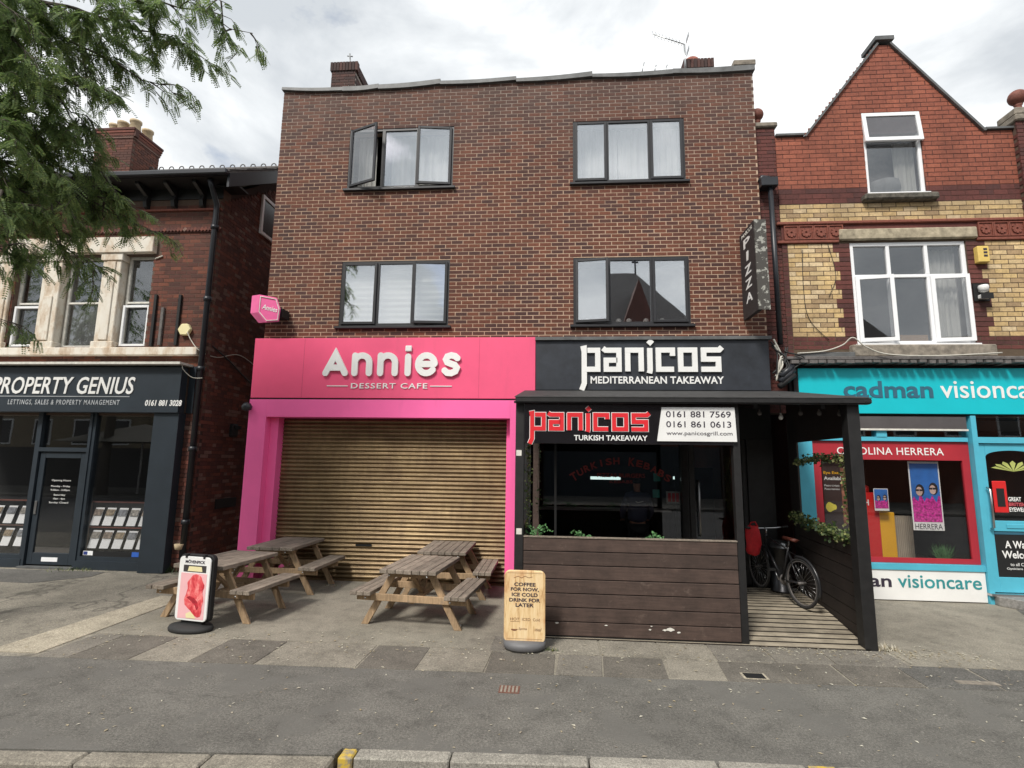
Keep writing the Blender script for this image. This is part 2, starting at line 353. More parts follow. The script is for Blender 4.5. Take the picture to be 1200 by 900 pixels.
def leafmat(name, cols, trans=.3):
    m = Mat(name, .55); r = m.rnd(); big = m.wnoise(1.5, 3)
    v = m.math('ADD', m.math('MULTIPLY', r, .55), m.math('MULTIPLY', big, .5))
    c = m.ramp(v, [(.15 + .7 * i / (len(cols) - 1), cc) for i, cc in enumerate(cols)]); m.color(c)
    t = m.N.new('ShaderNodeBsdfTranslucent'); m.L.new(c, t.inputs[0]); mixs = m.N.new('ShaderNodeMixShader'); mixs.inputs[0].default_value = trans
    m.L.new(m.b.outputs[0], mixs.inputs[1]); m.L.new(t.outputs[0], mixs.inputs[2]); m.L.new(mixs.outputs[0], m.N['Material Output'].inputs[0]); return m.m
M['leaf'] = leafmat('locust leaf', [(.085, .135, .06), (.13, .20, .075), (.19, .28, .09), (.29, .36, .12)], .5)
M['ivy'] = leafmat('ivy leaf', [(.02, .045, .012), (.04, .075, .02), (.10, .14, .035), (.42, .42, .17)], .15)
M['ivydark'] = leafmat('dark ivy leaf', [(.015, .035, .012), (.03, .06, .02), (.06, .10, .03)], .15)
M['herb'] = leafmat('herb leaf', [(.06, .16, .055), (.10, .26, .09), (.18, .38, .15)], .2)
M['bark'] = plain('grey bark', (.09, .075, .06), .9, var=.35, scale=20, bump=.6)
M['litter'] = leafmat('dry leaf litter', [(.45, .4, .28), (.3, .24, .14), (.6, .58, .48), (.2, .14, .08)], .05)

# ------------------------------------------------------------------ brickwork
BH, BL, JT = .075, .225, .010
brick_mesh_cache = {}
def brick_field(parent, mat, u0, u1, z0, z1, Y, holes=(), depth=.003, singles=0, near=None, clip=None, M4=None, bl=BL, bh=BH, off=0, seed=1, bond='stretcher', name='brick', jt=JT, keep=None):
    """bricks proud of a mortar bed lying at y=Y+depth; u along X. holes: (u0,u1,z0,z1). clip(z)->(ua,ub)"""
    rr = random.Random(seed); whole = []; rest = MB()
    nrow = int(round((z1 - z0) / bh)); bh2 = (z1 - z0) / nrow
    for k in range(nrow):
        za = z0 + k * bh2; zb = za + bh2 - jt; zc = (za + zb) / 2
        a, b = (u0, u1)
        if clip:
            ca, cb = clip(zc); a = max(a, ca); b = min(b, cb)
            if b - a < .05: continue
        if bond == 'garden' and k % 4 == 3: ln = bl / 2; st = (k // 4 % 2) * bl / 4
        else: ln = bl; st = (bl / 2 if k % 2 else 0)
        x = u0 - ln + st + off
        while x < b:
            s, e2 = x, x + ln - jt; x += ln
            s2, e3 = max(s, a), min(e2, b)
            segs = [(s2, e3)]
            for h in holes:
                if h[2] < zc < h[3]:
                    ns = []
                    for p, q in segs:
                        if q <= h[0] or p >= h[1]: ns.append((p, q)); continue
                        if p < h[0]: ns.append((p, h[0]))
                        if q > h[1]: ns.append((h[1], q))
                    segs = ns
            for p, q in segs:
                if b - q < .025: q = b
                if p - a < .025: p = a
                for h in holes:
                    if h[2] < zc < h[3]:
                        if 0 < h[0] - q < .025: q = h[0]
                        if 0 < p - h[1] < .025: p = h[1]
                if q - p < .03: continue
                if keep and not keep((p + q) / 2, zc): continue
                jx = rr.uniform(-.0025, .0025); jz = rr.uniform(-.0015, .0015)
                full = abs((q - p) - (bl - jt)) < 1e-4
                dy = rr.uniform(-.002, .001)
                if full and singles: whole.append((p + jx, za + jz, Y + dy, q - p, zb - za, ln))
                else: rest.box(p + jx, q + jx, Y + dy, Y + depth + .02, za + jz, zb + jz, M4)
    if singles:
        nx, nz = near; whole.sort(key=lambda w: (w[0] - nx) ** 2 + (w[1] - nz) ** 2)
        key = (mat.name, round(bh2, 5), bl, jt)
        me = brick_mesh_cache.get(key)
        if me is None:
            me = MB().box(0, bl - jt, 0, depth + .024, 0, bh2 - jt).mesh('brick', mat, bevel=.002); brick_mesh_cache[key] = me
        for w in whole[:singles]:
            o = link(name, me, parent, loc=(w[0], w[2], w[1]))
        for w in whole[singles:]:
            rest.box(w[0], w[0] + w[3], w[2], Y + depth + .02, w[1], w[1] + w[4])
    if rest.v: rest.build('brickwork' if name == 'brick' else name, mat, parent, kind='stuff')
def wall_holes(parent, mat, u0, u1, z0, z1, ya, yb, holes, name='wall'):
    """solid wall panel between planes ya,yb with real openings"""
    us = sorted(set([u0, u1] + [h[0] for h in holes] + [h[1] for h in holes])); zs = sorted(set([z0, z1] + [h[2] for h in holes] + [h[3] for h in holes]))
    us = [u for u in us if u0 <= u <= u1]; zs = [z for z in zs if z0 <= z <= z1]
    mb = MB()
    def solid(i, j):
        if i < 0 or j < 0 or i >= len(us) - 1 or j >= len(zs) - 1: return False
        uc = (us[i] + us[i + 1]) / 2; zc = (zs[j] + zs[j + 1]) / 2
        return not any(h[0] < uc < h[1] and h[2] < zc < h[3] for h in holes)
    for i in range(len(us) - 1):
        for j in range(len(zs) - 1):
            if not solid(i, j): continue
            a, b, c, d = us[i], us[i + 1], zs[j], zs[j + 1]
            vs = [(x, y, z) for z in (c, d) for y in (ya, yb) for x in (a, b)]
            F = [(0, 1, 5, 4), (2, 6, 7, 3)]
            if not solid(i, j - 1): F.append((0, 2, 3, 1))
            if not solid(i, j + 1): F.append((4, 5, 7, 6))
            if not solid(i - 1, j): F.append((0, 4, 6, 2))
            if not solid(i + 1, j): F.append((1, 3, 7, 5))
            mb.add(vs, F)
    return mb.build(name, mat, parent)

# ------------------------------------------------------------------ lettering
def txt(s, x0, x1, z0, z1, Y, mat, parent, shear=0, bold=0, ext=.004, name='lettering', space=1.0, italic=False, xf=None, **k):
    cu = bpy.data.curves.new('t', 'FONT'); cu.body = s; cu.shear = shear; cu.offset = bold; cu.extrude = .001; cu.space_character = space; cu.resolution_u = 3
    o = bpy.data.objects.new('t', cu); COL.objects.link(o); dg = bpy.context.evaluated_depsgraph_get(); dg.update()
    me = bpy.data.meshes.new_from_object(o.evaluated_get(dg)); bpy.data.objects.remove(o)
    xs = [v.co.x for v in me.vertices]; ys = [v.co.y for v in me.vertices]; a, b, c, d = min(xs), max(xs), min(ys), max(ys)
    for v in me.vertices:
        x, y, z = v.co; X = x0 + (x - a) / (b - a) * (x1 - x0); Z = z0 + (y - c) / (d - c) * (z1 - z0); Yv = Y - (ext if z > 0 else 0)
        v.co = (X, Yv, Z)
        if xf: v.co = xf @ v.co
    me.materials.clear(); me.materials.append(mat); me.name = name
    return link(name, me, parent, **k)
def stroke(mb, pts, w, y0, y1, caps='round', closed=False, n=6):
    """thick 2d polyline (x,z) between depths y0 (front) and y1 (back)"""
    P = [Vector((p[0], p[1])) for p in pts]; m = len(P); Lf, Rt = [], []
    for i in range(m):
        a = P[i - 1] if (i or closed) else None; b = P[(i + 1) % m] if (i < m - 1 or closed) else None
        d1 = (P[i] - a).normalized() if a is not None else (b - P[i]).normalized(); d2 = (b - P[i]).normalized() if b is not None else d1
        n1 = Vector((-d1.y, d1.x)); n2 = Vector((-d2.y, d2.x)); mm = n1 + n2
        if mm.length < 1e-6: mm = n1
        mm.normalize(); s = min(2.2, 1 / max(.3, mm.dot(n1))) * w / 2
        Lf.append(P[i] + mm * s); Rt.append(P[i] - mm * s)
    rng = range(m if closed else m - 1)
    for i in rng:
        j = (i + 1) % m; q = [Lf[i], Rt[i], Rt[j], Lf[j]]
        vs = [(p.x, y0, p.y) for p in q] + [(p.x, y1, p.y) for p in q]
        F = [(0, 1, 2, 3), (1, 5, 6, 2), (3, 7, 4, 0)]
        if not closed and caps != 'round':
            if i == 0: F.append((0, 4, 5, 1))
            if i == m - 2: F.append((2, 6, 7, 3))
        mb.add(vs, F)
    if not closed and caps == 'round':
        for c, d in ((P[0], P[0] - P[1]), (P[-1], P[-1] - P[-2])):
            a0 = math.atan2(d.y, d.x); ring = [(c.x + w / 2 * math.cos(a0 - math.pi / 2 + math.pi * k / n), c.y + w / 2 * math.sin(a0 - math.pi / 2 + math.pi * k / n)) for k in range(n + 1)]
            vs = [(p[0], y0, p[1]) for p in ring] + [(p[0], y1, p[1]) for p in ring]
            mb.add(vs, [list(range(n, -1, -1))] + [(k, k + 1, k + n + 2, k + n + 1) for k in range(n)])
def arc(cx, cz, r, a0, a1, n=14, rz=None):
    rz = rz or r; return [(cx + r * math.cos(rad(a0 + (a1 - a0) * k / n)), cz + rz * math.sin(rad(a0 + (a1 - a0) * k / n))) for k in range(n + 1)]

# ================================================================== GROUND
road = MB().add([(-600, -900, -.12), (600, -900, -.12), (600, 900, -.12), (-600, 900, -.12)], [(0, 1, 2, 3)]).build('road', M['road'], kind='structure')
def kerb_y(x):
    if x > -1.62: return -5.235 + .045 * (x + 1.62) if x < 1 else -5.117 + .01 * (x - 1)
    return -5.335 + .07 * (x + 1.62)
def sheet(pts, z0, z1): return MB().prism([(x, y, z0) for x, y in pts], (0, 0, 0), (0, 0, z1 - z0))
def edge_y(x): return -3.60 + .024 * (x - 2.3)       # line between footway tarmac and the flags
fw = [(-30, edge_y(-30)), (-30, kerb_y(-30))] + [(x, kerb_y(x)) for x in (-12, -8, -4, -1.63)] + [(x, kerb_y(x)) for x in (-1.61, 4, 12, 30)] + [(30, edge_y(30))]
foot = sheet(fw, -.14, 0).build('footway', M['path'], kind='structure')
fc = sheet([(-30, 14), (-30, edge_y(-30) + .002), (30, edge_y(30) + .002), (30, 14)], -.14, -.004).build('forecourt', M['fore'], kind='structure')
sheet([(-5.72, .2), (-5.72, -2.98), (-.45, -2.98), (-.45, .2)], -.01, 0.0).build('shop_forecourt_surface', M['fore2'], fc)
sheet([(4.0, .12), (4.0, -2.95), (12, -2.95), (12, .12)], -.01, 0.001).build('optician_forecourt_surface', M['fore2'], fc)
sheet([(7.2, -.3), (6.9, -1.0), (12, -1.35), (12, -.3)], -.0, .004).build('dark_patch', M['dark_patch'], fc)
sheet([(-6.36, -3.70), (-5.74, -3.68), (-5.73, -1.2), (-6.2, -1.2)], -.01, .004).build('concrete_strip', M['slab_d'], fc, label='long pale concrete strip')
sheet([(-11.5, .3), (-11.5, -.55), (-9.0, -.7), (-8.4, -.1), (-8.5, .3)], -.006, .002).build('dark_patch', M['dark_patch'], fc)
# row of flags between forecourt and footway
bounds = [(-5.68, -5.30, 'slab_b'), (-5.30, -4.62, 'slab_c'), (-4.62, -3.93, 'slab_a'), (-3.93, -3.2, 'slab_c'), (-3.2, -2.09, 'slab_a'), (-2.09, -1.45, 'slab_c'), (-1.45, -.72, 'slab_a'), (-.72, .02, 'slab_c'), (.02, .52, 'slab_b'), (.52, 1.2, 'slab_c'), (1.2, 1.78, 'slab_a'), (1.78, 2.42, 'slab_c'), (2.42, 3.05, 'slab_c'), (3.05, 3.75, 'slab_c'), (3.75, 4.5, 'dark_patch'), (4.5, 6.2, 'dark_patch'), (6.2, 9.5, 'dark_patch')]
for i, (a, b, mt) in enumerate(bounds):
    g = .010; sk = R.uniform(.02, .12); y0a, y0b = edge_y(a) + .012, edge_y(b) + .012
    yt = -3.0 if a < -.8 else (-3.06 if a < 2.4 else -2.96)
    dz = .0 + R.uniform(.001, .005)
    sheet([(a + g, y0a), (b - g, y0b), (b - g + sk * .5, yt), (a + g + sk * .5, yt)], -.03, dz).build('paving_flag', M[mt], fc, bevel=.003)
for a, b, mt in [(-.75, .0, 'slab_b'), (.0, .55, 'slab_a'), (.55, 1.25, 'slab_a'), (1.25, 1.85, 'slab_a'), (1.85, 2.5, 'slab_b'), (2.5, 3.15, 'slab_b'), (3.15, 3.95, 'slab_b')]:
    sheet([(a + .01, -3.03), (b - .01, -3.03), (b, -2.5), (a + .02, -2.5)], -.03, .003 + R.uniform(0, .003)).build('paving_flag', M[mt], fc, bevel=.003)
# kerb stones
x = -1.60; ks = []
kerb = empty('kerb', (0, 0, 0)); kerb['kind'] = 'structure'
for ln in (.12, .72, 1.03, .95, .64, .22, .9, .95, .92, .95, .9, .95):
    a, b = x + .006, x + ln - .006; x += ln
    ya, yb = kerb_y(a) - .002, kerb_y(b) - .002; wd = .135
    yel = abs(ln - .12) < 1e-6 or abs(ln - .22) < 1e-6
    mb = MB().prism([(a, ya, -.16), (b, yb, -.16), (b, yb - wd, -.16), (a, ya - wd, -.16)], (0, 0, 0), (0, 0, .16 + R.uniform(0, .004)))
    mb.build('kerb_stone', M['kerb_y'] if yel else M['kerb'], kerb, bevel=.012, label='yellow painted kerb stone' if yel else None)
x = -1.62
for i in range(16):
    ln = .92; b, a = x - .006, x - ln + .006; x -= ln
    ya, yb = kerb_y(a) - .002, kerb_y(b) - .002; wd = .17
    MB().prism([(a, ya, -.16), (b, yb, -.16), (b, yb - wd, -.16), (a, ya - wd, -.16)], (0, 0, 0), (0, 0, .156)).build('kerb_stone', M['slab_a'], kerb, bevel=.015)
# covers
cv = empty('drain_cover', (0, 0, 0), 'small rusty drain cover set in the footway tarmac', 'drain cover')
bx('frame', plain('rusty cover iron', (.15, .065, .045), .8, var=.4, scale=40, bump=.5), cv, -.52, -.32, -4.14, -3.97, -.01, .004)
for i in range(5): bx('rib', M['stone'], cv, -.505 + i * .037, -.485 + i * .037, -4.125, -3.985, .003, .008)
cv = empty('drain_cover', (0, 0, 0), 'dark square stopcock cover in a flag before the entrance', 'drain cover')
bx('lid', M['black'], cv, 2.0, 2.2, -3.52, -3.39, .0, .009); 
bx('frame', M['slab_d'], cv, 1.975, 2.225, -3.535, -3.375, -.0, .0065)
cv = empty('drain_cover', (0, 0, 0), 'long dark metal cover sunk in tarmac at the right', 'drain cover')
bx('lid', M['stone'], cv, 4.15, 4.55, -3.42, -3.33, -.0, .006)
# litter
mb = MB()
for i in range(1500):
    r_ = R.random()
    if r_ < .45: x_, y_ = R.uniform(-8, 8), R.uniform(-5.2, -2.6)
    elif r_ < .75: x_, y_ = R.uniform(-5.5, 9), R.gauss(-3.0, .25)
    else: x_, y_ = R.uniform(2.4, 5), R.gauss(-2.6, .12)
    a = R.uniform(0, 6.28); l_ = R.uniform(.006, .026); w_ = l_ * R.uniform(.25, .6); c, s_ = math.cos(a), math.sin(a); z_ = .009 if y_ > -3.6 else .005
    mb.add([(x_ + c * l_, y_ + s_ * l_, z_), (x_ - s_ * w_, y_ + c * w_, z_ + .004), (x_ - c * l_, y_ - s_ * l_, z_ + .001), (x_ + s_ * w_, y_ - c * w_, z_ + .003)], [(0, 1, 2, 3)])
mb.build('leaf_litter', M['litter'], label='small dry leaves scattered over the pavement', cat='leaves', kind='stuff')
def weed(x, y, n, rad_, h, name, label, mat='ivydark'):
    mb = MB()
    for i in range(n):
        a = R.uniform(0, 6.28); l_ = R.uniform(.4, 1) * h; d = Vector((math.cos(a) * R.uniform(.2, 1), math.sin(a) * R.uniform(.2, 1), 1)).normalized()
        p = Vector((x + R.gauss(0, rad_), y + R.gauss(0, rad_ * .4), 0)); q = p + d * l_; s_ = Vector((-math.sin(a), math.cos(a), 0)) * .006
        mb.add([p - s_, p + s_, q], [(0, 1, 2)])
    mb.build(name, M[mat], label=label, cat='weeds', kind='stuff')
weed(3.98, -2.45, 150, .10, .10, 'weed_tuft', 'dry weeds at the foot of the terrace corner post', 'litter')
weed(-.02, -2.95, 40, .05, .06, 'weed_tuft', 'weeds beside the base of the coffee sign', 'ivy')
weed(-9.2, .42, 150, .3, .09, 'weed_tuft', 'weeds along the step of the estate agent door', 'ivy')
weed(-7.5, .45, 200, .16, .2, 'weed_tuft', 'weeds at the corner pilaster beside the alley', 'ivydark')
weed(-1.25, -2.3, 30, .03, .05, 'weed_tuft', 'weeds near the right picnic table foot', 'ivy')
weed(-3.8, -.2, 40, .07, .05, 'weed_tuft', 'weeds under the rear left picnic table', 'litter')

# ================================================================== MAIN BUILDING
mainb = empty('brick_building', (0, 0, 0), 'three storey flat roofed brown brick building with two shops in the middle', 'building')
XL, XR, ZT = -5.55, 3.81, 9.66
HW = [(-4.094, -1.974, 7.475, 8.775), (.366, 2.486, 7.475, 8.775), (-4.094, -1.974, 4.686, 5.983), (.366, 2.486, 4.686, 5.983)]
Z0B = 4.35
wall_holes(mainb, M['mortar_main'], XL + .004, XR - .004, Z0B, ZT, .003, .28, HW)
brick_field(mainb, M['brick_main'], XL, XR, Z0B + .01, ZT, 0, HW, singles=300, near=(1.2, 4.4), seed=3, jt=.0145)
# flank, rear and roof
bx('side_wall', M['brick_left'], mainb, XL + .006, XL + .28, .28, 9, 0, 9.5)
bx('side_wall', M['brick_left'], mainb, XR - .28, XR - .006, .28, 9, 0, 9.5)
bx('rear_wall', M['brick_left'], mainb, XL + .28, XR - .28, 8.75, 9, 0, 9.5)
bx('roof', M['slate'], mainb, XL + .3, XR - .3, .29, 8.74, 9.2, 9.35)
bx('ceiling', M['room'], mainb, XL + .3, XR - .3, .3, 8.7, 6.75, 6.9)
bx('floor', M['room'], mainb, XL + .3, XR - .3, .3, 8.7, 4.2, 4.34)
bx('partition', M['room'], mainb, -.9, -.8, .3, 8.7, 4.34, 9.19)
bx('room_wall', M['room'], mainb, XL + .3, XR - .3, 2.6, 2.7, 4.35, 6.74)
bx('room_wall', M['room'], mainb, XL + .3, XR - .3, 2.6, 2.7, 6.91, 9.19)
# wavy lead coping in lengths
cop = [(-5.58, -4.3, 9.745, 9.69, 9.70, 9.63), (-4.3, -3.55, 9.70, 9.73, 9.62, 9.65), (-3.55, -2.28, 9.71, 9.78, 9.63, 9.69), (-2.28, -.75, 9.735, 9.765, 9.675, 9.70), (-.75, .75, 9.72, 9.80, 9.66, 9.71), (.75, 2.3, 9.745, 9.77, 9.69, 9.69), (2.3, 3.84, 9.78, 9.80, 9.70, 9.70)]
for a, b, ta, tb, ba, bb in cop:
    n = 6; mb = MB(); P = []
    for i in range(n + 1):
        t = i / n; s_ = -.018 * math.sin(math.pi * t); P.append((a + (b - a) * t, ba + (bb - ba) * t + s_ * 1.2 - .02, ta + (tb - ta) * t + s_))
    vs = []
    for x_, b_, t_ in P: vs += [(x_, -.06, b_), (x_, -.05, t_), (x_, .34, t_ + .02), (x_, .34, b_)]
    fs = [(4 * i + k, 4 * i + (k + 1) % 4, 4 * i + 4 + (k + 1) % 4, 4 * i + 4 + k) for i in range(n) for k in range(4)] + [(0, 3, 2, 1), tuple(4 * n + k for k in range(4))]
    mb.add(vs, [tuple(reversed(f)) for f in fs]); mb.build('coping', M['lead'], mainb)
bx('coping_block', M['stone'], mainb, 3.45, 3.86, -.06, .4, 9.79, 9.9, bevel=.01)
def chimney(parent, x0, x1, y0, y1, z0, z1, mat, label=None, mo=None):
    c = bx('chimney', mo or M['mortar_left'], parent, x0 + .01, x1 - .01, y0 + .01, y1 - .01, z0, z1 - .02, label=label)
    brick_field(c, mat, x0, x1, z0, z1 - .235, y0, seed=5); mb = MB()
    nz = int((z1 - .235 - z0) / .075)
    for sx, xs in ((1, x1), (-1, x0)):
        for k in range(nz):
            y = y0 + (.11 if k % 2 else 0)
            while y < y1 - .03:
                mb.box(xs - .02 if sx > 0 else xs, xs if sx > 0 else xs + .02, y + .005, min(y + .21, y1), z0 + k * .075, z0 + k * .075 + .065); y += .225
    x_ = x0 - .03
    while x_ < x1 + .02: mb.box(x_, x_ + .065, y0 - .03, y0 + .1, z1 - .23, z1); x_ += .078
    y = y0 + .12
    while y < y1 - .06: mb.box(x1 - .08, x1 + .03, y, y + .065, z1 - .23, z1); mb.box(x0 - .03, x0 + .08, y, y + .065, z1 - .23, z1); y += .078
    mb.build('brickwork', mat, c, kind='stuff'); return c
c = chimney(mainb, -5.8 + .3, -5.2 + .3, 1.95, 3.3, 9.3, 11.93, M['brick_chim'], mo=M['mortar_chim'])
MB().lathe([(.13, 0), (.13, .22), (.11, .24), (.1, .24)], (-5.05, 2.2, 11.8)).build('chimney_pot', M['stone'], c)
c = chimney(mainb, 3.08, 3.72, 2.0, 3.2, 9.3, 11.63, M['brick_chim'], mo=M['mortar_chim'])
MB().lathe([(.16, 0), (.17, .18), (.15, .2), (.12, .2)], (3.3, 2.25, 11.6)).build('chimney_pot', M['redpot'], c)
# aerials
a = empty('tv_aerial', (3.0, 1.9, 0), 'television aerial pointing left on the right chimney', 'aerial')
p0 = at(803, 68, 1.9); p1 = at(802, 52, 1.9); p2 = at(765, 40, 1.9); O = Vector((3.0, 1.9, 0))
MB().tube([Vector((p0.x, 1.9, 11.2)) - O, p1 - O], .022, 6).build('mast', M['metal'], a)
mb = MB(); mb.tube([p1 - O, p2 - O], .014, 6); mb.build('boom', M['metal'], a)
mb = MB()
for i in range(9):
    q = p1.lerp(p2, .12 + .86 * i / 8) - O; mb.tube([q + Vector((.02, -.05, -.13)), q + Vector((-.02, .05, .13))], .006, 5)
mb.build('elements', M['metal'], a)
mb = MB(); q = p1 - O
for dz in (-1, 1): mb.box(q.x + .07, q.x + .08, q.y - .12, q.y + .12, q.z + dz * .12 - .1 * (dz < 0), q.z + dz * .12 + .1 * (dz > 0))
mb.build('reflector', M['metal'], a)
a = MB(); pb = at(411, 95, 2.0); pt = at(410, 63, 2.0); a.tube([Vector((pb.x, 2.0, 11.5)), pt], .02, 6); a.tube([pt + Vector((-.06, 0, -.06)), pt + Vector((.08, 0, -.08))], .016, 5)
a.build('aerial_mast', M['metal'], label='short bare mast on the left chimney of the brown building', cat='mast')
for i, (px, py, qx, qy) in enumerate([(752, 82, 755, 73), (767, 80, 769, 76), (778, 82, 782, 76)]):
    MB().tube([at(px, py + 4, 1.2), at(qx, qy, 1.2)], .012, 5).build('roof_rod', M['metal'], label=['tallest thin rod poking above the parapet', 'shortest thin rod poking above the parapet', 'leaning dark rod nearest the right chimney'][i], cat='rod')

def casement(parent, x0, x1, z0, z1, y, fmat, gmat, hinge=None, ang=0, f=.052, name='casement', dy=.03):
    """hinged sash: frame of four mitred rails + pane; hinge at 'L' or 'R', opening outwards (-Y)"""
    w = x1 - x0; h = z1 - z0
    o = bpy.data.objects.new(name, None); COL.objects.link(o); o.parent = parent
    sgn = 1
    if hinge == 'R': o.location = (x1, y, z0); base = -w; o.rotation_euler = (0, 0, rad(ang))
    else: o.location = (x0, y, z0); base = 0; o.rotation_euler = (0, 0, -rad(ang))
    mb = MB(); mb.box(base, base + f, -dy, dy, 0, h); mb.box(base + w - f, base + w, -dy, dy, 0, h); mb.box(base + f, base + w - f, -dy, dy, 0, f); mb.box(base + f, base + w - f, -dy, dy, h - f, h)
    # joined as one object per piece below (third level)
    return o, mb, (base + f - .004, base + w - f + .004, f - .004, h - f + .004)
def window3(name, parent, X0, X1, Z0, Z1, Yf, fmat, gmat, split, opens, sill=True, back=None, label=None):
    """three light window: frame, mullions, sill, sashes and panes as sub-parts of the window"""
    w = empty(name, (X0, Yf, Z0)); w.parent = parent
    if label: w['label'] = label
    W_, H_ = X1 - X0, Z1 - Z0; f = .06
    bx('frame', fmat, w, 0, W_, -.03, .04, H_ - f, H_); bx('frame', fmat, w, 0, W_, -.03, .04, 0, f)
    bx('frame', fmat, w, 0, f, -.03, .04, f, H_ - f); bx('frame', fmat, w, W_ - f, W_, -.03, .04, f, H_ - f)
    xs = [f] + [W_ * s_ for s_ in split] + [W_ - f]
    for s_ in split: bx('mullion', fmat, w, W_ * s_ - .03, W_ * s_ + .03, -.03, .04, f, H_ - f)
    for i in range(3):
        a_ = xs[i] + (.03 if i else 0); b_ = xs[i + 1] - (.03 if i < 2 else 0)
        op = opens[i]
        if op is None: MB().box(a_ - .002, b_ + .002, -.004, .004, f - .002, H_ - f + .002).build('pane', gmat, w); continue
        h_, an = op; a2, b2, c2, d2 = a_ - .02, b_ + .02, f - .02, H_ - f + .02
        piv = Vector((a2 if h_ == 'L' else b2, -.045, c2)); gm_ = M['glass_dark'] if an > 20 else gmat; Mx = Matrix.Translation(piv) @ Matrix.Rotation(-rad(an) if h_ == 'L' else rad(an), 4, 'Z'); sg = 1 if h_ == 'L' else -1; ww = b2 - a2; hh = d2 - c2; g = .05
        def bb(u0, u1, y0, y1, z0_, z1_):
            u0, u1 = sorted((sg * u0, sg * u1)); return (u0, u1, y0, y1, z0_, z1_)
        mb = MB()
        for q in (bb(0, g, -.02, .02, 0, hh), bb(ww - g, ww, -.02, .02, 0, hh), bb(g, ww - g, -.02, .02, 0, g), bb(g, ww - g, -.02, .02, hh - g, hh)): mb.box(*q, M=Mx)
        mb.build('sash', fmat, w, bevel=.004)
        MB().box(*bb(g - .003, ww - g + .003, -.004, .004, g - .003, hh - g + .003), M=Mx).build('pane', gm_, w)
    if sill: bx('sill', fmat, w, -.06, W_ + .06, -.11, .0, -.05, -.004, bevel=.006)
    return w
BF, AF = M['blackframe'], M['anthracite']
w = window3('window', mainb, *HW[0], .04, AF, M['glass'], (.33, .66), [('L', 22), None, ('R', 7)], label='anthracite window with its left sash wide open')
w = window3('window', mainb, *HW[1], .04, AF, M['glass'], (.31, .69), [('L', 0), None, ('R', 0)], label='anthracite window fully shut on the top floor')
w = window3('window', mainb, *HW[2], .04, BF, M['glass'], (.34, .67), [('L', 0), None, ('R', 6)], label='black framed window with pleated blinds')
w = window3('window', mainb, *HW[3], .04, AF, M['glass'], (.31, .68), [('L', 9), None, ('R', 0)], label='anthracite window reflecting the house opposite')
def curtain(x0, x1, z0, z1, y, mat, n=30, amp=.02, label='', horiz=False, parent=None):
    mb = MB(); vs = []
    if not horiz:
        for i in range(n + 1):
            x_ = x0 + (x1 - x0) * i / n; yy = y + amp * math.sin(i * 1.9) + amp * .5 * math.sin(i * .7); vs += [(x_, yy, z0), (x_, yy, z1), (x_, yy + .006, z1), (x_, yy + .006, z0)]
    else:
        for i in range(n + 1):
            z_ = z0 + (z1 - z0) * i / n; yy = y + amp * (1 if i % 2 else -1); vs += [(x1, yy, z_), (x0, yy, z_), (x0, yy + .006, z_), (x1, yy + .006, z_)]
    fs = [tuple(reversed((4 * i + k, 4 * i + 4 + k, 4 * i + 4 + (k + 1) % 4, 4 * i + (k + 1) % 4))) for i in range(n) for k in range(4)]
    fs = [tuple(reversed(f)) for f in fs]
    mb.add(vs, fs); return mb.build('blind' if horiz else 'curtain', mat, parent, label=label, cat='blind' if horiz else 'curtain')
curtain(-4.0, -3.62, 7.5, 8.75, .3, M['curtain'], 12, label='cream curtain behind the wide open sash')
curtain(-3.3, -2.0, 7.5, 8.75, .3, M['curtain'], 30, label='white curtain behind the middle and right lights of the open window')
curtain(.42, 1.25, 7.5, 8.75, .3, M['curtain'], 24, label='left white curtain in the shut top window')
curtain(1.27, 2.45, 7.5, 8.75, .31, M['curtain'], 30, label='right white curtain in the shut top window')
for i, (a, b) in enumerate([(-4.05, -3.4), (-3.37, -2.7), (-2.67, -2.0)]): curtain(a, b, 4.72, 5.95, .2, M['blind'], 22, .012, ['left pleated blind in the lower window above the pink fascia', 'middle pleated blind in the lower window above the pink fascia', 'right pleated blind in the lower window above the pink fascia'][i], True)
# things on the inner sill of the lower right window
for i, px in enumerate([689, 725, 737, 757, 776]):
    p = at(px, 377, .2); MB().lathe([(0, 0), (.045, 0), (.055, .07), (.05, .11), (.03, .13)], (p.x, .2, 4.72), 12).build('jar', M['white'], label=['white jar on the sill at the far left of the lower right window', 'left white cup behind the middle pane', 'middle white cup behind the middle pane', 'right white cup behind the middle pane', 'white jar behind the right pane'][i], cat='jar')

# ---- Annies shopfront (parts of the building)
sh = bx('shopfront_surround', M['pink'], mainb, XL - .09, -5.30, -.15, .25, 0, 3.27, label='pink shopfront pillar')
bx('shopfront_surround', M['pink'], mainb, -.77, -.62, -.15, .25, 0, 3.27)
bx('shopfront_surround', M['pink'], mainb, -5.298, -.772, -.15, .25, 2.945, 3.27)
bx('shutter_reveal', M['pink'], mainb, -5.298, -5.14, .02, .25, 0, 2.943)
bx('shutter_reveal', M['pink'], mainb, -.85, -.772, .1, .25, 0, 2.943)
bx('lintel', M['black'], mainb, XL, XR, .02, .28, 3.28, 4.345)
shut = bx('roller_shutter', M['black'], mainb, -5.14, -.85, .24, .26, 0, 2.945)
ns = 38; pit = 2.9 / ns; prof = []
for k in range(7):
    t = k / 6; prof.append((-.004 - .024 * math.sin(math.pi * t) ** .8, pit * .1 + t * pit * .8))
vs = [(x_, y_, z_) for x_ in (0, 4.29) for y_, z_ in [(0, .001)] + prof + [(0, pit - .001)]]
n = 9; fs = [(i, n + i, n + i + 1, i + 1) for i in range(n - 1)]
slm = MB().add(vs, fs, sm=False).mesh('slat', M['shutter'])
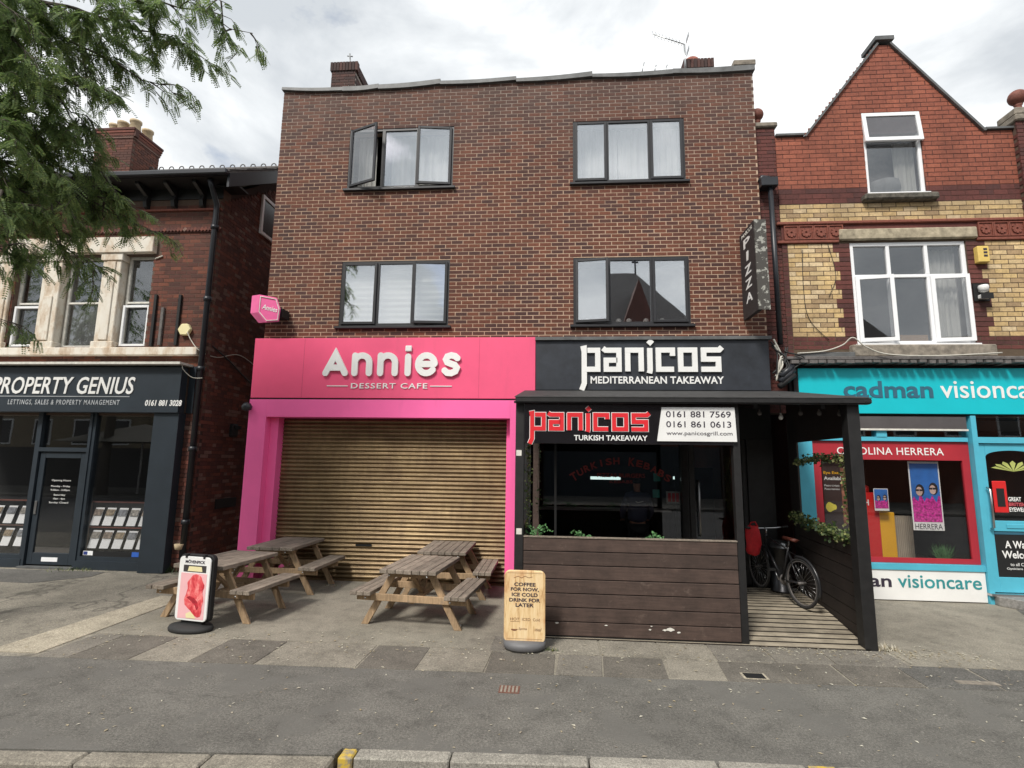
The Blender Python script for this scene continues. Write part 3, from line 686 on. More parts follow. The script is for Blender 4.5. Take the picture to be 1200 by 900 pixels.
for k in range(ns): link('slat', slm, shut, loc=(-5.14, .235 + R.uniform(-.002, .002), .035 + k * pit))
bx('bottom_rail', M['shutter'], shut, -5.14, -.85, .2, .235, .0, .036)
bx('lock_plate', M['black'], shut, -3.6, -3.3, .195, .21, .62, .65)
# ---- Annies fascia sign
S1 = empty('fascia_sign', (0, 0, 0), 'long rose pink fascia sign with raised white letters', 'sign')
bx('panel', M['pink_sign'], S1, -5.64, -.325, -.14, .01, 3.30, 4.43, bevel=.003)
for xj in (-4.66, -1.35): bx('seam', plain('fascia seam', (.45, .04, .1), .6), S1, xj, xj + .004, -.1415, -.139, 3.31, 4.42)
bx('panel_joint', M['black'], S1, -5.60, -.34, -.12, .0, 3.272, 3.299)
def letters(parent, defs, mat, y_front, y_back, w, name='letter', caps='round'):
    for strokes in defs:
        mb = MB()
        for i, (pts, cl) in enumerate(strokes): stroke(mb, pts, w, y_front - i * .0012, y_back, caps, cl)
        mb.build(name, mat, parent)
def xform(strokes, x, z, s): return [([(x + a * s, z + b * s) for a, b in p], c) for p, c in strokes]
G = {
 'A': [([(0, 0), (.46, .93), (.96, 0)], False), ([(.2, .27), (.76, .27)], False)],
 'n': [([(0, 0), (0, .86)], False), ([(0, .45)] + arc(.355, .505, .355, 172, 0, 12) + [(.71, 0)], False)],
 'i': [([(0, 0), (0, .80)], False)],
 'e': [(arc(.40, .43, .40, -38, -355, 20, .43), False), ([(.06, .44), (.78, .44)], False)],
 's': [([(.60, .72), (.48, .82), (.30, .86), (.12, .80), (.05, .66), (.12, .52), (.30, .45), (.48, .39), (.58, .26), (.51, .09), (.32, .0), (.12, .02), (.0, .13)], False)],
}
sc = .385; defs = []; zb = 3.757
for ch, xx in zip('Annies', (-4.21, -3.66, -3.175, -2.66, -2.47, -1.975)): defs.append(xform(G[ch], xx, zb, sc))
letters(S1, defs, M['white'], -.185, -.145, .115)
bx('letter_dot', M['white'], S1, -2.72, -2.60, -.185, -.145, zb + .405, zb + .515, bevel=.012)
txt('DESSERT CAFE', -3.72, -2.29, 3.475, 3.575, -.142, M['white'], S1, bold=.01, ext=.012, space=1.15)
bx('rule_line', M['white'], S1, -4.18, -3.78, -.152, -.141, 3.515, 3.53); bx('rule_line', M['white'], S1, -2.24, -1.84, -.152, -.141, 3.515, 3.53)
# ---- black Panicos fascia
S2 = empty('fascia_sign', (0, 0, 0), 'black fascia sign with large white angular lettering', 'sign')
bx('panel', M['blk_sign'], S2, -.318, 3.76, -.15, .01, 3.46, 4.36, bevel=.004)
bx('top_trim', M['lead'], S2, -.33, 3.80, -.2, .01, 4.363, 4.42)
PG = {  # angular glyphs, x-height 1
 'p': ([([(-.02, .97), (.10, 1.0), (.10, -.50), (.0, -.80)], False), ([(.08, .09), (.60, .09), (.60, .91), (.22, .91)], False)], .82),
 'a': ([([(-.03, 1.0), (.07, .91), (.56, .91), (.56, .09), (.09, .09), (.09, .48), (.5, .48)], False)], .79),
 'n': ([([(.09, .0), (.09, 1.02)], False), ([(.0, .91), (.58, .91), (.58, .0)], False)], .80),
 'i': ([([(.10, 1.0), (.10, .06), (.07, -.08)], False), ([(.05, 1.17), (.19, 1.34)], False)], .32),
 'c': ([([(.60, .66), (.60, .91), (.09, .91), (.09, .09), (.64, .09)], False)], .80),
 'o': ([([(.09, .91), (.09, .09), (.60, .09), (.60, .91)], True)], .82),
 's': ([([(.76, 1.03), (.66, .91), (.10, .91), (.10, .52), (.62, .52), (.62, .09), (.0, .09)], False)], .74),
}
def panicos(parent, x0, x1, z0, zh, yf, yb, mat, wd=.2, grow=0):
    tot = sum(PG[c][1] for c in 'panicos') - .02; sx = (x1 - x0) / tot; x = x0
    for ch in 'panicos':
        mb = MB()
        for i, (pts, cl) in enumerate(PG[ch][0]):
            pp = [(x + a * sx, z0 + b * zh) for a, b in pts]; stroke(mb, pp, wd * (sx + zh) / 2 + grow, yf - i * .0012, yb, 'flat', cl)
        mb.build('letter', mat, parent); x += PG[ch][1] * sx
panicos(S2, .50, 2.93, 3.79, .42, -.19, -.152, M['white'], .205)
txt('MEDITERRANEAN TAKEAWAY', .66, 2.97, 3.575, 3.705, -.153, M['white'], S2, bold=.022, ext=.004, space=1.03)
# ---- hexagonal projecting sign
HX = empty('projecting_sign', (-5.4, -.3, 4.95), 'small pink hexagonal sign sticking out above the fascia corner', 'sign')
pts = [at(*p, -.34) for p in [(304, 345), (325, 349), (329, 362), (327, 377), (312, 378), (302, 366)]]
O = HX.location; dirb = Vector((-.22, .12, .02))
mb = MB().prism([p - O for p in pts], (0, 0, 0), dirb); mb.build('sign_box', M['pink_hex'], HX, bevel=.008)
cx_ = sum((p for p in pts), Vector()) / 6
mb = MB(); ring = [(( (p - cx_) * .86 + cx_) - O) for p in pts]; stroke(mb, [(p.x, p.z) for p in ring], .012, -.055, -.041, 'flat', True); mb.build('outline', M['offwhite'], HX)
c0 = cx_ - O
txt('Annies', -.15, .15, -.045, .05, 0, M['white'], HX, bold=.01, xf=Matrix.Translation(c0 + Vector((0, -.004, .02))) @ Matrix.Rotation(rad(14), 4, 'Y'))
bx('bracket', M['black'], HX, .16, .33, .02, .28, -.14, .02)
# ---- PIZZA projecting box sign
PZ = empty('projecting_sign', (3.47, -.1, 5.6), 'tall peeling black box sign reading PIZZA on the corner', 'sign')
flk = Mat('peeling black paint', .6); flk.color(flk.mix(flk.ramp(flk.wnoise(11, 5, .65), [(.55, 0.0), (.58, .9)]), (.06, .055, .048), (.38, .38, .34)))
bx('sign_box', plain('pizza sign face', (.025, .025, .028), .5, var=.3, scale=10), PZ, -.075, .0, -.62, .06, -.86, .72)
bx('sign_edge', flk.m, PZ, -.072, .12, -.645, -.622, -.86, .72)
for i, ch in enumerate('PIZZA'):
    z_ = .38 - i * .25
    txt(ch, 0, .30 if ch != 'I' else .09, 0, .17, 0, M['white'], PZ, bold=.02, name='letter', xf=Matrix.Translation(Vector((-.077, -.42 if ch != 'I' else -.32, z_))) @ Matrix.Rotation(rad(-90), 4, 'Z') @ Matrix.Diagonal((-1, 1, 1, 1)) if False else Matrix(((0, 1, 0, -.077), (-1, 0, 0, -.13 if ch != 'I' else -.24), (0, 0, 1, z_), (0, 0, 0, 1))))
txt('PANICOS', 0, .5, 0, .07, 0, M['offwhite'], PZ, xf=Matrix(((0, 1, 0, -.077), (-1, 0, 0, -.05), (0, 0, 1, .6), (0, 0, 0, 1))))
bx('bracket', M['iron'], PZ, -.02, .05, .06, .12, .3, .36); bx('bracket', M['iron'], PZ, -.02, .05, .06, .12, -.5, -.44)

# ================================================================== LEFT BUILDING
LB = empty('brick_building', (-9, .5, 0), 'dark red Victorian brick building with stone bay windows on the left', 'building')
LB.location = (0, 0, 0)
LX = -7.02; YL = .5
bay = [(-11.50, -10.86, 4.42, 6.40), (-10.36, -9.52, 4.42, 6.40), (-9.03, -8.40, 4.42, 6.40)]
hole = [(-11.50, -8.40, 4.42, 6.40)]
wall_holes(LB, M['mortar_left'], -14, LX - .008, 3.0, 7.86, YL + .004, YL + .3, hole)
brick_field(LB, M['brick_left'], -14, LX, 4.0, 7.5, YL, hole + [(-11.62, -8.28, 6.38, 6.78)], singles=300, near=(-7.6, 5.3), seed=11, bl=.24, bh=.085, jt=.011, depth=.004)
# return wall to the alley
SW = bx('side_wall', M['mortar_side'], LB, LX - .3, LX - .012, YL + .3, 9, 0, 7.3)
MB().prism([(LX - .3, YL + .3, 7.3), (LX - .3, 9, 7.3), (LX - .3, 9, 9.0), (LX - .3, 4.0, 10.25), (LX - .3, YL + .3, 7.9)], (0, 0, 0), (.288, 0, 0)).build('gable_wall', M['mortar_side'], LB)
bx('corner_wall', M['mortar_side'], LB, LX - .3, LX - .012, YL + .012, YL + .3, 0, 7.6)
mb = MB(); rr = random.Random(5)
for k in range(int(10.2 / .075)):
    z = k * .075; y = YL + (.11 if k % 2 else 0)
    while y < 5.2:
        ln = .215 if (k % 4) else .105
        top = 7.5 + (y - .3) * .66
        if z + .065 < top: 
            j = rr.uniform(-.004, .004); mb.box(LX - .03, LX + j, y, y + ln, z, z + .066)
        y += ln + .01
mb.build('brickwork', M['brick_side'], LB, kind='stuff')
brick_field(LB, M['brick_side'], -7.36, LX, 0, 4.0, YL, (), seed=12, bl=.24, bh=.085, jt=.011, depth=.004)
bx('rear_wall', M['brick_left'], LB, -14, LX - .31, 8.7, 9, 0, 9)
bx('interior_wall', M['interior'], LB, -14, LX - .31, 2.6, 2.7, 0, 7.6)
bx('floor', M['floor_in'], LB, -14, LX - .31, YL + .31, 2.6, 3.3, 3.45)
# side window in the alley wall
sw = empty('window', (LX, 1.95, 7.5)); sw.parent = LB; sw['label'] = 'small white framed window in the alley wall'
for q in ((0, .02, .05, .09 - .09, .06, 0, .95),): pass
bx('frame', M['upvc'], sw, .0, .05, -.02, .05, 0, .98); bx('frame', M['upvc'], sw, .0, .05, .70, .77, 0, .98); bx('frame', M['upvc'], sw, .0, .05, .05, .70, 0, .07); bx('frame', M['upvc'], sw, .0, .05, .05, .70, .91, .98)
bx('pane', M['black_gloss'], sw, .0, .02, .05, .70, .07, .91)
# string courses
def rope(parent, z, y, x0, x1, mat, step=.075, r=.03):
    mb = MB(); x = x0
    while x < x1: mb.bar((x, y, z - .03), (x + .05, y, z + .035), .045, .06); x += step
    mb.box(x0, x1, y, y + .05, z - .055, z - .035); mb.box(x0, x1, y, y + .05, z + .04, z + .055); return mb.build('rope_moulding', mat, parent, kind='stuff')
rope(LB, 6.93, YL - .025, -14, LX + .01, M['brick_side'])
bx('string_course', M['terracotta'], LB, -14, LX + .02, YL - .04, YL + .02, 7.36, 7.40)
# eaves
bx('soffit', M['black_wood'], LB, -14, LX + .38, .02, YL + .3, 7.86, 7.9)
bx('frieze_board', M['black_wood'], LB, -14, LX + .02, YL - .02, YL + .01, 7.62, 7.86)
bx('gutter', M['iron'], LB, -14, LX + .44, -.10, .02, 7.86, 7.97, bevel=.02)
for i, px in enumerate((110, 143, 175, 207, 240)):
    X = at(px, 235, YL).x
    MB().prism([(X - .04, YL, 7.40), (X - .04, YL - .10, 7.43), (X - .04, YL - .13, 7.55), (X - .04, YL - .09, 7.66), (X - .04, .12, 7.80), (X - .04, .12, 7.86), (X - .04, YL, 7.86)], (0, 0, 0), (.08, 0, 0)).build('eaves_bracket', M['black_wood'], LB)
mb = MB()
MB().prism([(LX + .40, .02, 7.62), (LX + .40, 4.0, 10.02), (LX + .40, 4.0, 10.32), (LX + .40, .02, 7.92)], (0, 0, 0), (.05, 0, 0)).build('barge_board', M['iron'], LB)
MB().prism([(LX - .02, .3, 7.78), (LX - .02, 4.0, 10.01), (LX - .02, 4.0, 10.05), (LX - .02, .3, 7.82)], (0, 0, 0), (.42, 0, 0)).build('verge_soffit', M['black_wood'], LB)
rf = MB().prism([(-14, -.02, 7.93), (-14, 4.0, 10.36), (-14, 9.3, 7.93), (-14, 9.3, 7.88), (-14, 4.0, 10.28), (-14, -.02, 7.88)], (0, 0, 0), (14 + LX + .42, 0, 0)).build('roof', M['slate'], LB)
for k in range(7):
    y0 = .02 + k * .57; z0 = 7.945 + (y0 + .02) * .604
    MB().prism([(-14, y0, z0), (-14, y0 + .57, z0 + .344), (-14, y0 + .57, z0 + .36), (-14, y0, z0 + .025)], (0, 0, 0), (14 + LX + .43, 0, 0)).build('slate_course', M['slate'], rf)
rm = MB(); 
rm.box(0, .30, -.09, .09, 0, .05)
for k in range(1): rm.lathe([(.07, -.02), (.085, 0), (.07, .02), (.05, 0), (.07, -.02)], (.15, 0, .11), 10, Matrix.Rotation(rad(90), 4, 'X'))
rme = rm.mesh('ridge_tile', M['slate'])
for k in range(22): link('ridge_tile', rme, rf, loc=(LX + .1 - k * .31, 4.0, 10.37))
c = chimney(LB, -12.9, -11.78, 3.3, 4.3, 8.8, 11.3, M['brick_left'], 'broad chimney stack half hidden by the tree')
for q in range(4): bx('corbel', M['brick_side'], c, -12.92 - q * .015, -11.76 + q * .015, 3.28 - q * .015, 4.32 + q * .015, 11.02 + q * .078, 11.09 + q * .078, bevel=.006)
for i, (x_, y_) in enumerate(((-11.98, 3.55), (-12.4, 3.6), (-12.75, 3.7), (-11.98, 4.0))): MB().lathe([(.15, 0), (.13, .30), (.155, .32), (.155, .38), (.1, .38)], (x_, y_, 11.33), 14).build('chimney_pot', M['pot'], c)
# stone bay
st = M['bay_stone']
bx('lintel', st, LB, -11.66, -8.36, YL - .12, YL + .25, 6.42, 6.76, bevel=.01)
bx('sill', st, LB, -14, -7.16, YL - .14, YL + .25, 4.22, 4.38, bevel=.012)
for x0, x1, px in ((-10.86, -10.36, 0), (-9.52, -9.03, 0), (-11.9, -11.5, 0)):
    c = bx('column', st, LB, x0 + .04, x1 - .04, YL - .06, YL + .2, 4.52, 6.26, bevel=.012)
    bx('column_base', st, c, x0, x1, YL - .09, YL + .2, 4.38, 4.52, bevel=.012); bx('column_capital', st, c, x0, x1, YL - .09, YL + .2, 6.26, 6.42, bevel=.012)
    bx('pilaster_ridge', st, c, (x0 + x1) / 2 - .1, (x0 + x1) / 2 + .1, YL - .085, YL - .06, 4.55, 5.5 if x0 < -10.5 else 6.24, bevel=.008)
bx('sill_cap', st, LB, -11.5, -8.36, YL + .02, YL + .25, 4.38, 4.42)
for i, (x0, x1, z0, z1) in enumerate(bay):
    wn = empty('window', (x0, YL + .14, z0)); wn.parent = LB; W_, H_ = x1 - x0, z1 - z0; f = .05
    pt = M['offwhite']
    for q in ((0, f, 0, H_), (W_ - f, W_, 0, H_), (f, W_ - f, 0, f), (f, W_ - f, H_ - f, H_), (f, W_ - f, H_ * .49 - .02, H_ * .49 + .02)):
        bx('frame', pt, wn, q[0], q[1], -.03, .04, q[2], q[3], bevel=.004)
    bx('pane', M['glass_dark'], wn, f - .002, W_ - f + .002, .0, .008, f, H_ * .49); bx('pane', M['glass_dark'], wn, f - .002, W_ - f + .002, .012, .02, H_ * .49, H_ - f)
    if i != 1:   # open lower casement
        for q in ((.02, .07, .02, .9), (W_ - .07, W_ - .02, .02, .9), (.07, W_ - .07, .02, .07), (.07, W_ - .07, .85, .9)): bx('sash', M['upvc'], wn, q[0], q[1], -.09, -.045, q[2], q[3], bevel=.004)
    if i == 1: bx('blind', M['net'], wn, .08, W_ - .08, .06, .07, .05, .95)
# shopfront
bx('shop_pilaster', M['navy'], LB, -7.86, -7.34, YL - .2, YL + .25, 0, 3.04, bevel=.005)
bx('shop_pilaster', M['navy'], LB, -7.335, -7.2, YL - .02, YL + .2, 3.05, 4.0)
bx('fascia_cap', M['offwhite'], LB, -14, -7.28, .1, YL + .0, 3.985, 4.03)
LXs = [(-12.9, -10.42), (-9.27, -7.865)]
for a, b in LXs:
    bx('stall_riser', M['navy'], LB, a, b, YL - .06, YL + .15, 0, .16); 
    for q in ((a, a + .06, .16, 3.04), (b - .06, b, .16, 3.04)): bx('shop_frame', M['navy'], LB, q[0], q[1], YL - .03, YL + .1, q[2], q[3])
    bx('shop_frame', M['navy'], LB, a + .06, b - .06, YL - .03, YL + .1, .16, .24)
    bx('shop_window', M['shopglass'], LB, a + .06, b - .06, YL + .02, YL + .028, .24, 3.04)
bx('shop_head', M['navy'], LB, -12.9, -7.865, YL - .02, YL + .25, 3.045, 3.99)
dr = empty('door', (-10.36, YL, 0)); dr.parent = LB; dr['label'] = 'dark glazed shop door with opening hours lettering'
for q in ((-.055, .0, 0, 3.04), (1.03, 1.085, 0, 3.04), (.0, 1.03, 2.26, 2.34)): bx('door_frame', M['navy'], dr, q[0], q[1], -.05, .1, q[2], q[3])
bx('transom_pane', M['shopglass'], dr, 0, 1.03, .02, .028, 2.34, 3.04)
for q in ((.02, .13, .06, 2.24), (.90, 1.01, .06, 2.24), (.13, .90, .06, .28), (.13, .90, 2.13, 2.24)): bx('door_rail', M['navy'], dr, q[0], q[1], -.01, .04, q[2], q[3], bevel=.004)
bx('pane', M['shopglass'], dr, .13, .90, .01, .018, .28, 2.13)
bx('handle', M['steel'], dr, .05, .10, -.035, -.012, 1.02, 1.28, bevel=.006); bx('letter_plate', M['cardw'], dr, .34, .68, -.016, -.01, .12, .2)
bx('threshold', M['lead'], dr, -.06, 1.09, -.12, .0, 0, .035)
hrs = ['Opening Hours', 'Monday - Friday', '9.00am - 5.00pm', 'Saturday', '10am - 4pm', 'Sunday: Closed']
for i, t in enumerate(hrs): txt(t, .32 if i in (0, 1, 2, 5) else .40, .73 if i in (0, 1, 2, 5) else .65, 1.66 - i * .075 - (.04 if i else 0) - (.02 if i > 2 else 0), 1.705 - i * .075 - (.04 if i else 0) - (.02 if i > 2 else 0), .008, M['white'], dr, ext=.001)
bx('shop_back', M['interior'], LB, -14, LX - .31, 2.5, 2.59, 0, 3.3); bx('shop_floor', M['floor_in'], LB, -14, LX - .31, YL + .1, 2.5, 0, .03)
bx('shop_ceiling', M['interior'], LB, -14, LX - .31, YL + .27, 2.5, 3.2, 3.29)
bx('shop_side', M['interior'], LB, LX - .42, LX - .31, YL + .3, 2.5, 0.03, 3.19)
# fascia sign
S3 = empty('fascia_sign', (0, 0, 0), 'dark navy fascia sign reading PROPERTY GENIUS', 'sign')
bx('panel', M['navy'], S3, -14, -7.33, .24, .42, 3.04, 3.95, bevel=.004)
T = lambda px0, px1, py0, py1, Y: (at(px0, (py0 + py1) / 2, Y).x, at(px1, (py0 + py1) / 2, Y).x, at((px0 + px1) / 2, py1, Y).z, at((px0 + px1) / 2, py0, Y).z)
txt('PROPERTY GENIUS', at(-8, 455, .24).x, at(158, 455, .24).x, 3.40, 3.745, .238, M['white'], S3, shear=.18, bold=.014, ext=.012, space=1.02)
bx('rule_line', M['textgy'], S3, -12.2, -8.36, .232, .238, 3.345, 3.358)
txt('LETTINGS, SALES & PROPERTY MANAGEMENT', at(9, 474, .24).x, at(140, 474, .24).x, 3.17, 3.285, .238, M['textgy'], S3, bold=.012, ext=.003, space=1.25, shear=.08)
txt('0161 881 3028', at(170, 474, .24).x, at(213, 474, .24).x, 3.17, 3.29, .238, M['white'], S3, shear=.15, bold=.03, ext=.003)
# brochure racks
def rack(x0, n, label, pitch=.255):
    r_ = empty('brochure_rack', (x0, YL + .10, 0), label, 'display rack')
    wd = n * pitch + .12
    bx('upright', M['brick_side'], r_, -.06, -.035, 0, .05, .16, 1.28); bx('top_rail', M['brick_side'], r_, -.06, wd, 0, .05, 1.26, 1.285); bx('middle_rail', M['brick_side'], r_, -.06, wd, .0, .05, .77, .79)
    bx('backing', M['black'], r_, -.06, wd, .06, .07, .16, 1.26)
    for row, z in enumerate((.82, .38)):
        for k in range(n):
            x_ = .02 + k * pitch; b = MB().prism([(x_, -.02, z), (x_ + .185, -.02, z), (x_ + .23, .04, z + .34), (x_ + .045, .04, z + .34)], (0, 0, 0), (0, .004, 0)).build('brochure', M['cardw'], r_)
            MB().prism([(x_ + .03, .0, z + .19), (x_ + .2, .0, z + .19), (x_ + .22, .026, z + .31), (x_ + .05, .026, z + .31)], (0, -.004, 0), (0, .003, 0)).build('photo', PH[(k * 3 + row) % 4], b)
    return r_
PH = [plain('brochure photo %d' % i, c, .5, var=.6, scale=22) for i, c in enumerate([(.25, .2, .16), (.3, .28, .25), (.2, .21, .23), (.28, .22, .15)])]
rack(-9.20, 5, 'rack of two rows of brochures in the window right of the shop door')
rack(-11.66, 4, 'rack of two rows of brochures in the window left of the shop door', .29)
v = empty('window_sticker_strip', (0, 0, 0), 'black strip with small blue and white notices at the foot of the shop window', 'notice')
bx('strip', M['black'], v, -9.2, -7.93, YL + .005, YL + .015, .18, .34); bx('notice', M['cardw'], v, -9.17, -8.97, YL - .0, YL + .004, .26, .34); bx('notice', plain('blue notice', (.03, .12, .5)), v, -8.16, -7.94, YL - .0, YL + .004, .25, .34)
bx('notice', plain('navy notice', (.02, .04, .2)), v, -9.16, -9.08, YL - .004, YL - .0005, .27, .33)
# wall furniture
al = empty('alarm_box', (-7.51, YL, 4.76), 'cream hexagonal alarm box on the dark brick wall', 'alarm')
MB().prism([(.14 * math.cos(rad(60 * k)), 0, .135 * math.sin(rad(60 * k))) for k in range(6)], (0, -.09, 0), (0, .085, 0)).build('cover', M['cream_alarm'], al, bevel=.015)
for i, (px0, py0, py1, mt, lb) in enumerate(((178, 346, 406, 'black', 'left black vertical metal strip beside the bay window'), (188, 361, 405, 'slate', 'short grey vertical strip between two black ones'), (207, 346, 405, 'black', 'right black vertical metal strip nearest the alarm box'))):
    p = at(px0 - 2, py1, YL); q = at(px0, py0, YL); MB().box(p.x, p.x + .06, YL - .05, YL - .002, p.z, q.z).build('wall_strip', M[mt], label=lb, cat='metal strip', bevel=.005)
dp = empty('drainpipe', (0, 0, 0), 'black cast iron drainpipe on the corner of the dark brick building', 'drainpipe')
MB().tube([(LX - .03, .1, 7.84), (LX - .03, .2, 7.70), (LX - .04, .40, 7.45), (LX - .05, .42, 7.3), (LX - .05, .42, .25)], .055, 10).build('pipe', M['iron'], dp)
for z in (6.9, 5.35, 3.9, 2.3, .9): MB().lathe([(.057, 0), (.075, 0), (.075, .09), (.057, .09)], (LX - .05, .42, z), 12).build('collar', M['iron'], dp)
MB().lathe([(.0, 0), (.07, .02), (.09, .12), (.0, .12)], (-7.12, .38, .42), 10).build('vent_cap', M['pot'], label='small buff vent at the foot of the drainpipe', cat='vent')
fl = empty('wall_light', (LX, 1.55, 2.75), 'black lamp fixed to the alley wall', 'lamp')
bx('body', M['black'], fl, 0, .1, -.1, .1, -.12, .16, bevel=.02); bx('arm', M['black'], fl, .1, .2, -.04, .04, .04, .12)
bx('alley_grille', M['black'], None, LX, LX + .03, 1.2, 1.9, 1.12, 1.32, label='black louvre box low on the alley wall', cat='grille')
def cable(pts, r, mat, label, name='cable'):
    P = [Vector(p) for p in pts]; o = []
    for i in range(len(P) - 1):
        for k in range(6):
            t = k / 6; a = P[max(i - 1, 0)]; b = P[i]; c = P[i + 1]; d = P[min(i + 2, len(P) - 1)]
            o.append(.5 * ((2 * b) + (c - a) * t + (2 * a - 5 * b + 4 * c - d) * t * t + (3 * b - a - 3 * c + d) * t ** 3))
    o.append(P[-1]); return MB().tube(o, r, 5).build(name, mat, label=label, cat='cable')
cable([(-7.42, .40, 4.70), (-7.3, .40, 4.5), (-7.1, .40, 4.3), (LX + .02, .8, 4.25), (LX + .02, 1.6, 4.45), (LX + .02, 2.6, 4.2)], .009, M['wcable'], 'pale cable running from the alarm box round the corner')
cable([(LX + .03, .6, 4.45), (LX + .03, 1.2, 4.25), (LX + .03, 1.8, 4.0), (LX + .03, 2.6, 3.7)], .016, M['cable'], 'black cable sagging along the alley wall')
cable([(-7.31, .22, 4.0), (-7.28, .2, 3.9), (-7.15, .3, 3.75), (-7.0, .4, 3.75)], .008, M['wcable'], 'pale cable looping off the end of the navy fascia')
cable([(-8.36, YL - .02, 6.3), (-8.28, YL - .02, 6.33), (-8.2, YL - .02, 6.36)], .016, M['wcable'], 'short pale conduit beside the bay lintel')
MB().lathe([(0, -.09), (.08, -.06), (.095, 0), (.06, .06), (0, .08)], (-5.62, -.26, 3.12), 14, None).build('dome_camera', M['iron'], label='black dome camera at the top corner of the pink pillar', cat='camera')

# ================================================================== RIGHT BUILDING
RB = empty('brick_building', (0, 0, 0), 'red and yellow brick gabled building with an optician shop on the right', 'building')
YR = .1; XE = 11.5
WU = (5.79, 6.82, 7.15, 8.80); WL = (5.39, 7.38, 4.32, 6.23)
wall_holes(RB, M['mortar_yel'], 4.2, XE, 3.05, 7.0, YR + .004, YR + .3, [WL])
def gclip(z):
    if z < 8.36: return (4.2, XE)
    t = (z - 8.36) / (10.22 - 8.36); return (4.72 + (6.18 - 4.72) * t, 7.93 - (7.93 - 6.42) * t)
wall_holes(RB, M['mortar_red'], 4.2, XE, 7.0, 8.36, YR + .004, YR + .3, [WU])
MB().prism([(4.74, YR + .004, 8.36), (6.20, YR + .004, 10.2), (6.40, YR + .004, 10.2), (7.91, YR + .004, 8.36)], (0, 0, 0), (0, .29, 0)).build('gable', M['mortar_red'], RB)
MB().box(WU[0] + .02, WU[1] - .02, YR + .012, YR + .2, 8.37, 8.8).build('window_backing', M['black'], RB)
HU = [WU, (5.70, 6.93, 6.98, 7.16)]
brick_field(RB, M['brick_red'], 4.2, 8.41, 7.30, 10.21, YR, HU, singles=150, near=(6.8, 8.3), clip=lambda z: (gclip(z)[0], min(8.41, gclip(z)[1])), seed=21, bl=.243, bh=.0875, jt=.0125)
brick_field(RB, M['brick_plum'], 4.2, 8.41, 7.0, 7.30, YR, HU, seed=22, bl=.243, bh=.0875, jt=.0125)
brick_field(RB, M['brick_yellow'], 4.2, XE, 6.64, 6.995, YR, [], singles=70, near=(6, 6.6), seed=23, bl=.243, bh=.0875, jt=.0125)
q1 = 5.39 - .1; q2 = 7.38 + .12
HY = [(5.16, 7.62, 4.46, 6.6)]
brick_field(RB, M['brick_yellow'], 4.30, XE, 4.47, 6.22, YR, [(q1 - .1, q2 + .1, 4.4, 6.3)], singles=150, near=(6, 5.2), seed=24, bl=.243, bh=.0875, jt=.0125)
# toothed plum quoins around the window and at the left edge
for side in (0, 1):
    mb = MB()
    for k in range(20):
        z = 4.47 + k * .0875; wd = .11 if (k // 2) % 2 else .0
        if side == 0: mb.box(q1 - .1 - wd * .9, WL[0] - .004, YR - .004, YR + .1, z, z + .075)
        else: mb.box(WL[1] + .004, q2 + .1 + wd * .9, YR - .004, YR + .1, z, z + .075)
    mb.build('window_quoins', M['brick_plum'], RB, kind='stuff')
brick_field(RB, M['brick_plum'], 4.2, 4.29, 3.9, 6.22, YR, [], seed=25, bl=.243, bh=.0875, jt=.0125)
brick_field(RB, M['brick_plum'], 4.30, XE, 4.24, 4.47, YR, [WL], seed=26, bl=.243, bh=.0875, jt=.0125)
bx('string_course', M['terracotta'], RB, 4.12, XE, YR - .05, YR + .01, 6.575, 6.635, bevel=.012)
bx('string_course', M['terracotta'], RB, 4.12, 5.2, YR - .04, YR + .01, 6.22, 6.275, bevel=.01); bx('string_course', M['terracotta'], RB, 7.56, XE, YR - .04, YR + .01, 6.22, 6.275, bevel=.01)
bx('frieze', M['brick_plum'], RB, 4.2, XE, YR - .005, YR + .008, 6.275, 6.575)
def tile_mesh():
    mb = MB(); mb.box(0, .255, -.012, 0, 0, .27)
    for k in range(8):
        a = rad(45 * k); c, s_ = math.cos(a), math.sin(a); mb.bar((.128 + c * .02, -.02, .135 + s_ * .02), (.128 + c * .085, -.022, .135 + s_ * .085), .045, .02, up=(0, 1, 0))
    mb.lathe([(.0, -.045), (.03, -.03), (.035, 0)], (.128, -.01, .135), 8, Matrix.Rotation(rad(-90), 4, 'X') @ Matrix.Scale(-1, 4, (0, 0, 1)))
    for q in ((0, .255, 0, .018), (0, .255, .252, .27)): mb.box(q[0], q[1], -.03, -.012, q[2], q[3])
    for q in ((0, .018), (.237, .255)): mb.box(q[0], q[1], -.03, -.012, .018, .252)
    return mb.mesh('rosette_tile', M['terracotta'])
tm = tile_mesh()
for x0, x1 in ((4.24, 5.2), (7.6, 11.0)):
    x = x0
    while x < x1: link('rosette_tile', tm, RB, loc=(x, YR - .008, 6.29)); x += .262
MB().box(5.2, 7.57, YR - .06, YR + .2, 6.26, 6.47).build('lintel', plain('spalled concrete', (.36, .31, .22), .9, var=.5, scale=7, bump=1), RB, bevel=.02, label='spalled concrete lintel')
bx('sill', M['stone'], RB, 5.24, 7.62, YR - .12, YR + .1, 4.08, 4.3, bevel=.02)
bx('sill', plain('blackened stone', (.10, .092, .075), .95, var=.6, scale=14, bump=1), RB, 5.66, 6.95, YR - .14, YR + .1, 6.99, 7.12, bevel=.03, label='rough dark upper sill')
